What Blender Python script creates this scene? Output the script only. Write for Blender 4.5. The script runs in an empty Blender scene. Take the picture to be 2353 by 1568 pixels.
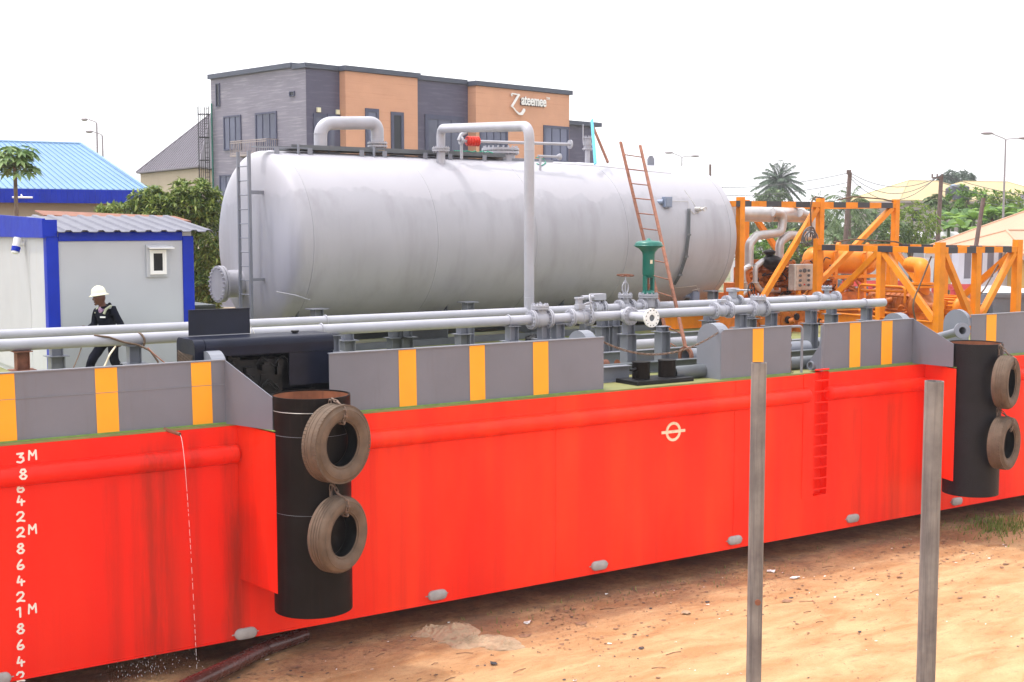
import bpy, bmesh, math, random
from mathutils import Vector as V, Matrix, noise
R = math.radians
PI = math.pi
random.seed(7)
C = bpy.context.scene.collection

# ---------------------------------------------------------------- camera, world, sun, exposure
F = 3000.0; CX = 1176.5; CY = 784.0
PITCH = math.atan(269.0/F); HEAD = R(56.52); CAMZ = 5.8
cam = bpy.data.cameras.new('camera'); cam.sensor_width = 36; cam.lens = 36*F/2353.0
cam.clip_start = .1; cam.clip_end = 3000
camo = bpy.data.objects.new('camera', cam); C.objects.link(camo)
camo.location = (0, 0, CAMZ); camo.rotation_euler = (PI/2-PITCH, 0, HEAD-PI/2)
bpy.context.scene.camera = camo

SUN_TO = V((-1.0, 1.0, 3.9)).normalized()
world = bpy.data.worlds.new('World'); bpy.context.scene.world = world; world.use_nodes = True
nt = world.node_tree; bg = nt.nodes['Background']
sky = nt.nodes.new('ShaderNodeTexSky'); sky.sky_type = 'NISHITA'; sky.sun_disc = False
sky.sun_elevation = math.asin(SUN_TO.z); sky.sun_rotation = math.atan2(SUN_TO.x, SUN_TO.y)
sky.air_density = 1.0; sky.dust_density = 6.0; sky.ozone_density = 1.0; sky.altitude = 0
hs = nt.nodes.new('ShaderNodeHueSaturation'); hs.inputs['Saturation'].default_value = .12
hs.inputs['Value'].default_value = 1.0
veil = nt.nodes.new('ShaderNodeMixRGB'); veil.blend_type = 'ADD'; veil.inputs['Fac'].default_value = 1
veil.inputs['Color2'].default_value = (8.6, 8.6, 8.9, 1)      # the bright even cloud layer
nt.links.new(sky.outputs['Color'], hs.inputs['Color']); nt.links.new(hs.outputs['Color'], veil.inputs['Color1'])
nt.links.new(veil.outputs['Color'], bg.inputs['Color']); bg.inputs['Strength'].default_value = .1
sl = bpy.data.lights.new('sun', 'SUN'); sl.energy = 1.6; sl.angle = R(2.5); sl.color = (1, .95, .88)
slo = bpy.data.objects.new('sun', sl); C.objects.link(slo); slo.location = (0, 0, 60)
slo.rotation_euler = SUN_TO.to_track_quat('Z', 'Y').to_euler()
sc = bpy.context.scene
sc.view_settings.view_transform = 'Standard'; sc.view_settings.look = 'None'
sc.view_settings.exposure = .6; sc.view_settings.gamma = 1.0
sc.cycles.max_bounces = 6; sc.cycles.use_denoising = True

FW = V((math.cos(HEAD)*math.cos(PITCH), math.sin(HEAD)*math.cos(PITCH), -math.sin(PITCH)))
RT = V((math.sin(HEAD), -math.cos(HEAD), 0)); UP = RT.cross(FW)
def ray(dx, dy): return (FW + RT*((dx-CX)/F) + UP*((CY-dy)/F))
CAM = V((0, 0, CAMZ))
def AY(dx, dy, Y): d = ray(dx, dy); return CAM + d*(Y/d.y)            # where a sight line meets the vertical plane y=Y
def AZ(dx, dy, z): d = ray(dx, dy); return CAM + d*((z-CAMZ)/d.z)     # ... meets the level z
def AD(dx, dy, D): d = ray(dx, dy); return CAM + d*(D/math.hypot(d.x, d.y))   # ... at D metres away
def XA(dx, Y, dy=515): return AY(dx, dy, Y).x

# ---------------------------------------------------------------- mesh builder
def frame(ax):
    ax = V(ax).normalized(); h = V((0, 0, 1)) if abs(ax.z) < .95 else V((1, 0, 0))
    u = h.cross(ax).normalized(); return u, ax.cross(u), ax
class MB:
    def __init__(s): s.v = []; s.f = []; s.mi = []; s.sm = []
    def add(s, vs, fs, sm=False, mi=0):
        o = len(s.v); s.v += [V(p) for p in vs]
        for f in fs: s.f.append([o+i for i in f]); s.mi.append(mi); s.sm.append(sm)
        return s
    def box(s, a, b, mi=0):
        x0, y0, z0 = a; x1, y1, z1 = b
        return s.add([(x0,y0,z0),(x1,y0,z0),(x1,y1,z0),(x0,y1,z0),(x0,y0,z1),(x1,y0,z1),(x1,y1,z1),(x0,y1,z1)],
              [(0,3,2,1),(4,5,6,7),(0,1,5,4),(1,2,6,5),(2,3,7,6),(3,0,4,7)], mi=mi)
    def cbox(s, c, d, rot=None, mi=0):
        c = V(c); d = V(d)/2; vs = []
        for z in (-1, 1):
            for x, y in ((-1,-1),(1,-1),(1,1),(-1,1)):
                p = V((x*d.x, y*d.y, z*d.z)); vs.append(c+(rot @ p if rot else p))
        return s.add(vs, [(0,3,2,1),(4,5,6,7),(0,1,5,4),(1,2,6,5),(2,3,7,6),(3,0,4,7)], mi=mi)
    def beam(s, p0, p1, w, h, up=(0,0,1), mi=0):
        p0 = V(p0); p1 = V(p1); ax = (p1-p0); L = ax.length; ax = ax/L; up = V(up)
        if abs(ax.dot(up)) > .98: up = V((0, 1, 0))
        sd = ax.cross(up).normalized(); u = sd.cross(ax)
        rot = Matrix((sd, ax, u)).transposed()
        return s.cbox((p0+p1)/2, (w, L, h), rot, mi)
    def ibeam(s, p0, p1, w, h, t=.012, up=(0,1,0)):
        p0 = V(p0); p1 = V(p1); ax = (p1-p0).normalized(); up = V(up)
        sd = ax.cross(up).normalized(); u = sd.cross(ax)
        s.beam(p0+u*(h/2-t/2), p1+u*(h/2-t/2), w, t, u); s.beam(p0-u*(h/2-t/2), p1-u*(h/2-t/2), w, t, u)
        return s.beam(p0, p1, t, h-2*t, u)
    def cyl(s, p0, p1, r, r1=None, n=20, caps=(1,1), mi=0):
        p0 = V(p0); p1 = V(p1); r1 = r if r1 is None else r1
        u, w, _ = frame(p1-p0)
        a = [p0+(u*math.cos(2*PI*i/n)+w*math.sin(2*PI*i/n))*r for i in range(n)]
        b = [p1+(u*math.cos(2*PI*i/n)+w*math.sin(2*PI*i/n))*r1 for i in range(n)]
        s.add(a+b, [(i, (i+1) % n, n+(i+1) % n, n+i) for i in range(n)], n > 6, mi)
        if caps[0]: s.add(a, [list(range(n-1, -1, -1))], False, mi)
        if caps[1]: s.add(b, [list(range(n))], False, mi)
        return s
    def pipe(s, p0, p1, r, ri, n=24, mi=0):                    # open-ended hollow pipe
        p0 = V(p0); p1 = V(p1); u, w, _ = frame(p1-p0)
        for rr, flip in ((r, 0), (ri, 1)):
            vs = [p+(u*math.cos(2*PI*i/n)+w*math.sin(2*PI*i/n))*rr for p in (p0, p1) for i in range(n)]
            fs = [(i, (i+1) % n, n+(i+1) % n, n+i) for i in range(n)]
            if flip: fs = [f[::-1] for f in fs]
            s.add(vs, fs, True, mi)
        for p, fl in ((p0, 1), (p1, 0)):
            vs = [p+(u*math.cos(2*PI*i/n)+w*math.sin(2*PI*i/n))*rr for rr in (ri, r) for i in range(n)]
            fs = [(i, n+i, n+(i+1) % n, (i+1) % n) for i in range(n)]
            if fl: fs = [f[::-1] for f in fs]
            s.add(vs, fs, False, mi)
        return s
    def tube(s, pts, r, n=12, caps=True, mi=0):
        pts = [V(p) for p in pts]; m = len(pts); rs = r if isinstance(r, (list, tuple)) else [r]*m
        u = None; vs = []
        for i, p in enumerate(pts):
            t = (pts[min(i+1, m-1)]-pts[max(i-1, 0)]).normalized()
            if u is None: u = frame(t)[0]
            u = (u-t*u.dot(t)).normalized(); w = t.cross(u)
            vs += [p+(u*math.cos(2*PI*k/n)+w*math.sin(2*PI*k/n))*rs[i] for k in range(n)]
        s.add(vs, [(i*n+k, i*n+(k+1) % n, (i+1)*n+(k+1) % n, (i+1)*n+k) for i in range(m-1) for k in range(n)], True, mi)
        if caps: s.add(vs[:n], [list(range(n-1, -1, -1))], False, mi); s.add(vs[-n:], [list(range(n))], False, mi)
        return s
    def lathe(s, prof, o, ax, n=32, mi=0, smooth=True, closed=False):       # prof: (radius, height)
        o = V(o); u, w, a = frame(ax); vs = []; m = len(prof)
        for r, h in prof: vs += [o+a*h+(u*math.cos(2*PI*k/n)+w*math.sin(2*PI*k/n))*max(r, 1e-4) for k in range(n)]
        rng = range(m) if closed else range(m-1)
        return s.add(vs, [(i*n+k, i*n+(k+1) % n, ((i+1) % m)*n+(k+1) % n, ((i+1) % m)*n+k) for i in rng for k in range(n)], smooth, mi)
    def torus(s, c, ax, Rr, r, n=28, m=8, mi=0, sx=1.0, a0=0, a1=2*PI):
        c = V(c); u, w, a = frame(ax); vs = []; full = abs(a1-a0-2*PI) < 1e-6; k = n if full else n+1
        for i in range(k):
            t = a0+(a1-a0)*i/n; d = u*math.cos(t)*sx+w*math.sin(t); dn = (u*math.cos(t)+w*math.sin(t))
            vs += [c+d*Rr+(dn*math.cos(2*PI*j/m)+a*math.sin(2*PI*j/m))*r for j in range(m)]
        return s.add(vs, [(i*m+j, ((i+1) % k)*m+j, ((i+1) % k)*m+(j+1) % m, i*m+(j+1) % m) for i in range(n) for j in range(m)], True, mi)
    def ell(s, c, d, n=16, m=10, rot=None, mi=0, fn=None):
        c = V(c); vs = []
        for i in range(m+1):
            p = PI*i/m
            for k in range(n):
                t = 2*PI*k/n; q = V((math.sin(p)*math.cos(t), math.sin(p)*math.sin(t), math.cos(p)))
                if fn: q = fn(q)
                q = V((q.x*d[0], q.y*d[1], q.z*d[2])); vs.append(c+(rot @ q if rot else q))
        return s.add(vs, [(i*n+k, (i+1)*n+k, (i+1)*n+(k+1) % n, i*n+(k+1) % n) for i in range(m) for k in range(n)], True, mi)
    def prism(s, poly, ex, mi=0):
        poly = [V(p) for p in poly]; ex = V(ex); n = len(poly)
        nrm = V((0, 0, 0))
        for i in range(n): nrm += poly[i].cross(poly[(i+1) % n])
        if nrm.dot(ex) > 0: poly = poly[::-1]
        s.add(poly, [list(range(n))], False, mi); s.add([p+ex for p in poly], [list(range(n-1, -1, -1))], False, mi)
        for i in range(n):
            a, b = poly[i], poly[(i+1) % n]; s.add([b, a, a+ex, b+ex], [(0,1,2,3)], False, mi)
        return s
    def mesh(s, me, M=None):
        vs = [(M @ v.co) if M else v.co.copy() for v in me.vertices]
        return s.add(vs, [list(p.vertices) for p in me.polygons], True)
    def xf(s, M): s.v = [M @ p for p in s.v]; return s
    def build_each(s, name, mats, parent):                       # boxes only: every box its own object
        for i in range(len(s.v)//8):
            m = MB(); m.v = s.v[8*i:8*i+8]; m.f = [[k-8*i for k in f] for f in s.f[6*i:6*i+6]]; m.mi = [0]*6; m.sm = [False]*6; m.build(name, mats, parent)
    def build(s, name, mats, parent=None, local=False, bevel=0, origin=None):
        o = V((0, 0, 0))
        if origin is not None: o = V(origin)
        elif parent is not None and not local: o = ORG.get(parent.name, V((0, 0, 0)))
        me = bpy.data.meshes.new(name)
        me.from_pydata([p-o for p in s.v], [], s.f)
        if not isinstance(mats, (list, tuple)): mats = [mats]
        for m in mats: me.materials.append(m)
        me.polygons.foreach_set('use_smooth', s.sm); me.polygons.foreach_set('material_index', s.mi); me.update()
        ob = bpy.data.objects.new(name, me); C.objects.link(ob)
        if parent is not None: ob.parent = parent; ORG[ob.name] = o if not local else V((0, 0, 0))
        else: ob.location = o; ORG[ob.name] = o
        if bevel:
            b = ob.modifiers.new('bevel', 'BEVEL'); b.width = bevel; b.segments = 2; b.limit_method = 'ANGLE'; b.angle_limit = R(50)
        return ob
ORG = {}
def tag(o, label, cat, group=None, kind=None):
    o['label'] = label; o['category'] = cat
    if group: o['group'] = group
    if kind: o['kind'] = kind
    return o
def empty(name, loc, label, cat, group=None, rz=0):
    o = bpy.data.objects.new(name, None); C.objects.link(o); o.location = loc; o.rotation_euler = (0, 0, rz)
    o.empty_display_size = .2; ORG[o.name] = V(loc); return tag(o, label, cat, group)
def structure(o): o['kind'] = 'structure'; return o
def copy_tree(o, parent=None):
    c = o.copy(); C.objects.link(c); c.parent = parent
    for ch in list(o.children): copy_tree(ch, c)
    return c
def arc(c, u, w, r, a0, a1, n=8):
    c = V(c); u = V(u); w = V(w); return [c+(u*math.cos(a0+(a1-a0)*i/n)+w*math.sin(a0+(a1-a0)*i/n))*r for i in range(n+1)]
def bend(pts, r, n=7):                                          # polyline with rounded corners
    pts = [V(p) for p in pts]; out = [pts[0]]
    for i in range(1, len(pts)-1):
        a, b, c = pts[i-1], pts[i], pts[i+1]; d0 = (a-b).normalized(); d1 = (c-b).normalized()
        ang = d0.angle(d1); t = min(r/math.tan(ang/2), (a-b).length*.49, (c-b).length*.49) if ang > .01 else 0
        p0 = b+d0*t; p1 = b+d1*t
        for k in range(n+1):
            q = k/n; out.append((1-q)**2*p0+2*q*(1-q)*b+q*q*p1)
    return out+[pts[-1]]
def flange(m, c, ax, r, t, nb=12, rb=None, br=.016, pr=.02):
    c = V(c); u, w, a = frame(ax); m.cyl(c-a*t/2, c+a*t/2, r, n=32)
    rb = rb or r*.82
    for i in range(nb):
        q = 2*PI*(i+.5)/nb; p = c+(u*math.cos(q)+w*math.sin(q))*rb
        m.cyl(p-a*(t/2+pr), p+a*(t/2+pr), br, n=6)
    return m

# ---------------------------------------------------------------- materials
def rgb(r, g, b):                                               # sRGB 0-255 -> linear
    return tuple((x/255/12.92 if x/255 <= .04045 else ((x/255+.055)/1.055)**2.4) for x in (r, g, b))
def pmat(name, col, rough=.5, metal=0, var=.12, vs=2.0, bump=0, bs=60, rust=None, ra=.5, rs=4.0, streak=None, sa=.5, ss=(9, 9, .5), col2=None, spec=.5, coat=0, patch=None, st=(.55, .8)):
    m = bpy.data.materials.new(name); m.use_nodes = True; t = m.node_tree; L = t.links
    b = t.nodes['Principled BSDF']; N = t.nodes.new
    b.inputs['Roughness'].default_value = rough; b.inputs['Metallic'].default_value = metal
    b.inputs['Specular IOR Level'].default_value = spec
    if coat: b.inputs['Coat Weight'].default_value = coat; b.inputs['Coat Roughness'].default_value = .15
    tc = N('ShaderNodeTexCoord')
    def nz(scale, detail=5, vec=None, rgh=.55):
        n = N('ShaderNodeTexNoise'); n.inputs['Scale'].default_value = scale; n.inputs['Detail'].default_value = detail
        n.inputs['Roughness'].default_value = rgh
        L.new(vec or tc.outputs['Object'], n.inputs['Vector']); return n.outputs['Fac']
    def ramp(fac, a, c):
        r = N('ShaderNodeMapRange'); r.inputs[1].default_value = a; r.inputs[2].default_value = c
        r.clamp = True; L.new(fac, r.inputs[0]); return r.outputs[0]
    def mix(fac, c1, c2):
        x = N('ShaderNodeMixRGB')
        if isinstance(fac, float): x.inputs[0].default_value = fac
        else: L.new(fac, x.inputs[0])
        for i, c in ((1, c1), (2, c2)):
            if isinstance(c, tuple): x.inputs[i].default_value = (*c, 1)
            else: L.new(c, x.inputs[i])
        return x.outputs[0]
    c2 = col2 or tuple(min(1, x*(1+var)) for x in col); c1 = tuple(x*(1-var) for x in col) if not col2 else col
    cur = mix(ramp(nz(vs), .32, .68), c1, c2)
    if streak:
        mp = N('ShaderNodeMapping'); mp.inputs['Scale'].default_value = ss; L.new(tc.outputs['Object'], mp.inputs['Vector'])
        f = ramp(nz(1.0, 6, mp.outputs[0], .65), *st)
        k = N('ShaderNodeMath'); k.operation = 'MULTIPLY'; k.inputs[1].default_value = sa; L.new(f, k.inputs[0])
        cur = mix(k.outputs[0], cur, streak)
    if patch:                                                   # repainted upper area with a ragged lower edge
        pc, pz, pa = patch; sx = N('ShaderNodeSeparateXYZ'); L.new(tc.outputs['Object'], sx.inputs[0])
        ad_ = N('ShaderNodeMath'); ad_.operation = 'MULTIPLY_ADD'; ad_.inputs[1].default_value = 1.3; L.new(nz(1.1, 8, None, .62), ad_.inputs[0]); L.new(sx.outputs[2], ad_.inputs[2])
        g_ = N('ShaderNodeMath'); g_.operation = 'MULTIPLY'; g_.inputs[1].default_value = pa; L.new(ramp(ad_.outputs[0], pz+.65, pz+.72), g_.inputs[0]); cur = mix(g_.outputs[0], cur, pc)
    if rust:
        f = ramp(nz(rs, 8, None, .7), 1-ra*.62, 1-ra*.62+.1); cur = mix(f, cur, rust)
    L.new(cur, b.inputs['Base Color'])
    rr = N('ShaderNodeMapRange'); rr.inputs[3].default_value = max(0, rough-.1); rr.inputs[4].default_value = min(1, rough+.12)
    L.new(nz(vs*3), rr.inputs[0]); L.new(rr.outputs[0], b.inputs['Roughness'])
    if bump:
        bn = N('ShaderNodeBump'); bn.inputs['Strength'].default_value = bump; bn.inputs['Distance'].default_value = .01
        L.new(nz(bs, 6), bn.inputs['Height']); L.new(bn.outputs[0], b.inputs['Normal'])
    m['_'] = 0
    return m
M = {}
M['tank'] = pmat('tank_paint', (.36, .355, .40), .38, var=.05, vs=.8, streak=(.25, .24, .27), sa=.6, ss=(2.2, 2.2, .22), bump=.12, bs=2.2, patch=((.41, .40, .445), 3.35, .7), st=(.48, .75))
M['pipe'] = pmat('pipe_paint', (.36, .36, .41), .35, var=.06, vs=3, bump=.04, bs=40)
M['grey'] = pmat('grey_steel_paint', (.19, .20, .24), .42, var=.07, vs=1.5, streak=(.22, .20, .20), sa=.35, bump=.05, bs=25)
M['bulwark'] = pmat('bulwark_paint', (.150, .156, .195), .4, var=.09, vs=.9, rust=(.26, .25, .29), ra=.27, rs=16, streak=(.12, .105, .115), sa=.45, ss=(4, 4, .4), bump=.08, bs=3)
M['dkgrey'] = pmat('dark_grey_steel', (.10, .11, .125), .45, var=.12, vs=3, rust=(.13, .08, .06), ra=.35)
M['orange'] = pmat('orange_stripe_paint', (.86, .35, .010), .45, var=.04, vs=2)
M['skid'] = pmat('orange_machine_paint', (.70, .225, .010), .45, var=.14, spec=.3, vs=2.5, streak=(.55, .13, .02), sa=.35, bump=.05, bs=30)
M['engine'] = pmat('greasy_orange_paint', (.40, .11, .012), .5, spec=.35, var=.3, vs=6, rust=(.07, .035, .02), ra=.58, rs=7, bump=.25, bs=18)
M['black'] = pmat('black_paint', (.010, .010, .013), .4, var=.3, vs=3, spec=.25)
M['fender'] = pmat('black_fender_steel', (.008, .006, .006), .42, var=.25, vs=2, spec=.10, streak=(.03, .018, .015), sa=.5, bump=.12, bs=9, rust=(.05, .03, .02), ra=.36)
M['fender2'] = pmat('rough_black_fender_steel', (.009, .008, .011), .4, var=.25, vs=2, spec=.22, bump=.8, bs=45)
M['rustin'] = pmat('rusty_steel_inside', (.22, .07, .03), .8, var=.4, vs=3, streak=(.09, .03, .02), sa=.7)
M['rust'] = pmat('rusted_steel', (.22, .085, .05), .75, var=.3, vs=8, bump=.3, bs=60)
M['chain'] = pmat('chain_steel', (.15, .10, .075), .6, metal=.2, var=.35, vs=30)
M['tyre'] = pmat('dusty_tyre_rubber', (.112, .075, .052), .85, var=.25, vs=5, bump=.3, bs=30, rust=(.06, .045, .045), ra=.55, rs=5)
M['tyrein'] = pmat('clean_tyre_rubber', (.008, .008, .009), .7, var=.3, spec=.2)
M['navy'] = pmat('navy_machine_paint', (.006, .008, .021), .32, var=.25, vs=2, spec=.2, rust=(.03, .028, .045), ra=.36, rs=3, bump=.06, bs=10)
M['blue'] = pmat('blue_paint', (.006, .028, .40), .4, var=.12, vs=2, streak=(.01, .03, .22), sa=.4, spec=.2)
M['cabin'] = pmat('cabin_panel', (.44, .46, .51), .35, var=.04, vs=.8, streak=(.36, .37, .4), sa=.3, ss=(2, 2, .3))
M['cabinl'] = pmat('cabin_side_panel', (.52, .53, .58), .35, var=.05, vs=1, streak=(.5, .46, .44), sa=.5, ss=(6, 6, .5))
M['roofgrey'] = pmat('cabin_roof_sheet', (.11, .11, .15), .45, var=.1, vs=2, streak=(.06, .06, .08), sa=.5)
M['white'] = pmat('white_paint', (.8, .8, .8), .4, var=.04)
M['ivory'] = pmat('cream_weld_plate', (.72, .62, .45), .6, var=.12, vs=20, rust=(.35, .16, .06), ra=.4, rs=25)
M['mark'] = pmat('white_mark_paint', (.74, .70, .64), .6, var=.08, vs=15, rust=(.6, .4, .3), ra=.35, rs=20)
M['anode'] = pmat('zinc_anode', (.33, .32, .32), .6, var=.15, vs=10, bump=.4, bs=50)
M['post'] = pmat('weathered_galvanised_post', (.13, .115, .115), .55, col2=(.24, .22, .205), vs=5, streak=(.05, .042, .048), sa=.6, ss=(26, 26, .9), st=(.46, .64), rust=(.17, .12, .085), ra=.5, rs=16, bump=.3, bs=50)
M['green'] = pmat('green_actuator_paint', (.008, .13, .10), .35, var=.1, vs=6)
M['steel'] = pmat('brushed_steel', (.56, .54, .52), .35, metal=.6, var=.12, vs=9)
M['silver'] = pmat('aluminium_lagging', (.50, .49, .50), .35, metal=.45, var=.12, vs=3, rust=(.33, .29, .27), ra=.4, rs=4)
M['redvalve'] = pmat('red_ribbed_paint', (.6, .03, .015), .45, var=.2, vs=20)
M['sky_plank'] = pmat('light_blue_painted_bar', (.12, .5, .72), .5, var=.08)
M['glass'] = pmat('dark_window_glass', (.012, .014, .022), .12, var=.3, vs=.4, spec=.35)
M['frameblue'] = pmat('dark_window_frame', (.05, .055, .11), .4, var=.1)
M['yellow'] = pmat('yellow_plastic', (.8, .55, .02), .4, var=.1)
M['redfr'] = pmat('red_frame_paint', (.42, .035, .03), .5, var=.15)
M['rope'] = pmat('brown_rope', (.12, .075, .05), .8, var=.3, vs=30)
M['ropeg'] = pmat('green_rope', (.03, .3, .2), .8, var=.3, vs=30)
M['skin'] = pmat('dark_skin', (.10, .035, .02), .45, var=.12, vs=10)
M['cloth'] = pmat('navy_coverall', (.007, .008, .016), .85, spec=.1, var=.35, vs=10, bump=.5, bs=25)
M['helmet'] = pmat('pale_helmet_plastic', (.78, .76, .58), .3, var=.03)
M['reflect'] = pmat('reflective_tape', (.4, .42, .3), .5, var=.1)
M['shirt'] = pmat('patterned_shirt', (.14, .05, .22), .7, var=.6, vs=40, col2=(.6, .4, .5))
M['sack'] = pmat('dirty_sack_cloth', (.36, .25, .16), .85, var=.2, vs=5, rust=(.24, .15, .09), ra=.45, bump=.4, bs=25)
M['hose'] = pmat('wet_red_brown_hose', (.075, .028, .024), .25, var=.35, vs=4, rust=(.2, .06, .025), ra=.36, rs=3, bump=.15, bs=12)
M['bark'] = pmat('bark', (.16, .12, .09), .9, var=.3, vs=6, bump=.5, bs=20)
M['pole'] = pmat('weathered_wood_pole', (.15, .10, .09), .9, var=.2, vs=5)
M['lamp'] = pmat('galvanised_lamp_post', (.30, .27, .29), .5, metal=.2, var=.05)
M['wire'] = pmat('black_cable', (.12, .12, .13), .6)
M['plastic'] = pmat('white_litter', (.72, .70, .68), .6, var=.1, vs=20)
M['litterb'] = pmat('brown_litter', (.22, .12, .07), .9, var=.4, vs=10)
M['litterd'] = pmat('dark_litter', (.05, .045, .05), .9, var=.4, vs=10)
def leafmat(name, a, b, trans=.25):
    m = bpy.data.materials.new(name); m.use_nodes = True; t = m.node_tree; L = t.links
    p = t.nodes['Principled BSDF']; p.inputs['Roughness'].default_value = .5; p.inputs['Specular IOR Level'].default_value = .35
    n = t.nodes.new('ShaderNodeNewGeometry'); x = t.nodes.new('ShaderNodeValToRGB')
    x.color_ramp.elements[0].color = (*a, 1); x.color_ramp.elements[1].color = (*b, 1)
    L.new(n.outputs['Random Per Island'], x.inputs[0]); L.new(x.outputs[0], p.inputs['Base Color'])
    tr = t.nodes.new('ShaderNodeBsdfTranslucent'); L.new(x.outputs[0], tr.inputs[0]); mx = t.nodes.new('ShaderNodeMixShader')
    mx.inputs[0].default_value = trans; L.new(p.outputs[0], mx.inputs[1]); L.new(tr.outputs[0], mx.inputs[2])
    L.new(mx.outputs[0], t.nodes['Material Output'].inputs[0]); return m
M['leafm'] = leafmat('mango_leaves', (.04, .10, .02), (.30, .36, .09))
M['leafd'] = leafmat('dark_palm_leaves', (.05, .085, .06), (.12, .17, .11))  # greens lightened so distance haze is painted into the far crowns
M['leafb'] = leafmat('banana_leaves', (.04, .12, .02), (.22, .36, .06), .35)
M['leafl'] = leafmat('light_green_leaves', (.08, .16, .03), (.30, .38, .07), .35)
M['leafn'] = leafmat('dull_green_leaves', (.055, .105, .04), (.16, .22, .09))
M['leafp'] = leafmat('papaya_leaves', (.06, .14, .035), (.27, .37, .14))
M['grass'] = leafmat('grass_blades', (.08, .13, .02), (.26, .32, .08), .3)
# ================================================================ GROUND
YH = 17.0; DZ = 3.05; GZ = -.38
def hullmat():
    m = bpy.data.materials.new('red_hull_paint'); m.use_nodes = True; t = m.node_tree; L = t.links; N = t.nodes.new
    b = t.nodes['Principled BSDF']; tc = N('ShaderNodeTexCoord'); geo = N('ShaderNodeNewGeometry')
    sep = N('ShaderNodeSeparateXYZ'); L.new(geo.outputs['Position'], sep.inputs[0])
    def mapped(s):
        mp = N('ShaderNodeMapping'); mp.inputs['Scale'].default_value = s; L.new(geo.outputs['Position'], mp.inputs['Vector']); return mp.outputs[0]
    def nz(scale, vec, d=5, r=.55):
        n = N('ShaderNodeTexNoise'); n.inputs['Scale'].default_value = scale; n.inputs['Detail'].default_value = d; n.inputs['Roughness'].default_value = r
        L.new(vec, n.inputs['Vector']); return n.outputs['Fac']
    def rng(f, a, c, lo=0., hi=1.):
        r = N('ShaderNodeMapRange'); r.inputs[1].default_value = a; r.inputs[2].default_value = c; r.inputs[3].default_value = lo; r.inputs[4].default_value = hi
        L.new(f, r.inputs[0]); return r.outputs[0]
    def ma(op, a, c):
        k = N('ShaderNodeMath'); k.operation = op
        for i, q in ((0, a), (1, c)):
            if isinstance(q, (int, float)): k.inputs[i].default_value = q
            else: L.new(q, k.inputs[i])
        return k.outputs[0]
    def mix(f, a, c):
        x = N('ShaderNodeMixRGB'); L.new(f, x.inputs[0])
        for i, q in ((1, a), (2, c)):
            if isinstance(q, tuple): x.inputs[i].default_value = (*q, 1)
            else: L.new(q, x.inputs[i])
        return x.outputs[0]
    cur = mix(rng(nz(.7, mapped((1, 1, .35)), 4), .35, .65), (.84, .016, .004), (.94, .046, .012))
    cur = mix(rng(nz(1, mapped((1.6, 1.6, .05)), 3), .45, .6, 0, .55), cur, (.74, .017, .007))
    cur = mix(rng(nz(1, mapped((6, 6, .12)), 6, .7), .5, .75, 0, .4), cur, (.55, .02, .01))
    cur = mix(rng(sep.outputs[0], 6.9, 6.5, 0, .7), cur, (.72, .012, .006))
    wob = nz(1, mapped((6, 6, .5)), 6, .7)
    for x0, w, amt, zt in ((5.55, .34, .55, 2.95), (6.62, .20, .5, 2.0), (6.05, .10, .35, 3.0), (4.95, .12, .3, 2.6), (20.2, .3, .35, 2.5), (19.2, .25, .25, 2.5), (6.62, .2, .45, 3.0)):
        d = ma('DIVIDE', ma('ABSOLUTE', ma('SUBTRACT', ma('ADD', sep.outputs[0], ma('MULTIPLY', wob, .3)), x0+.15), 0), w)
        f = ma('MULTIPLY', rng(d, 1.15, .35, 0, amt), rng(sep.outputs[2], zt+.05, zt-.25))
        f = ma('MULTIPLY', f, rng(wob, .35, .62, .25, 1))
        cur = mix(f, cur, (.16, .018, .010))
    sp = ma('MULTIPLY', rng(nz(60, geo.outputs['Position'], 3), .74, .8, 0, .5), rng(nz(1.2, geo.outputs['Position'], 2), .5, .7))
    cur = mix(sp, cur, (.25, .03, .015))
    L.new(cur, b.inputs['Base Color']); b.inputs['Specular IOR Level'].default_value = .22
    L.new(rng(nz(2, mapped((3, 3, .4)), 4), .3, .7, .38, .55), b.inputs['Roughness'])
    bn = N('ShaderNodeBump'); bn.inputs['Strength'].default_value = .45; bn.inputs['Distance'].default_value = .06
    L.new(nz(1.1, mapped((1, 1, .6)), 2), bn.inputs['Height']); L.new(bn.outputs[0], b.inputs['Normal'])
    return m
M['hull'] = hullmat()
M['deck'] = pmat('worn_green_deck_paint', (.13, .17, .05), .7, var=.1, vs=.9, col2=(.25, .21, .08), rust=(.20, .12, .06), ra=.42, rs=1.6, bump=.2, bs=30)
M['deckgreen'] = pmat('green_deck_edge_paint', (.16, .27, .06), .6, var=.2, vs=8)

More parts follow.
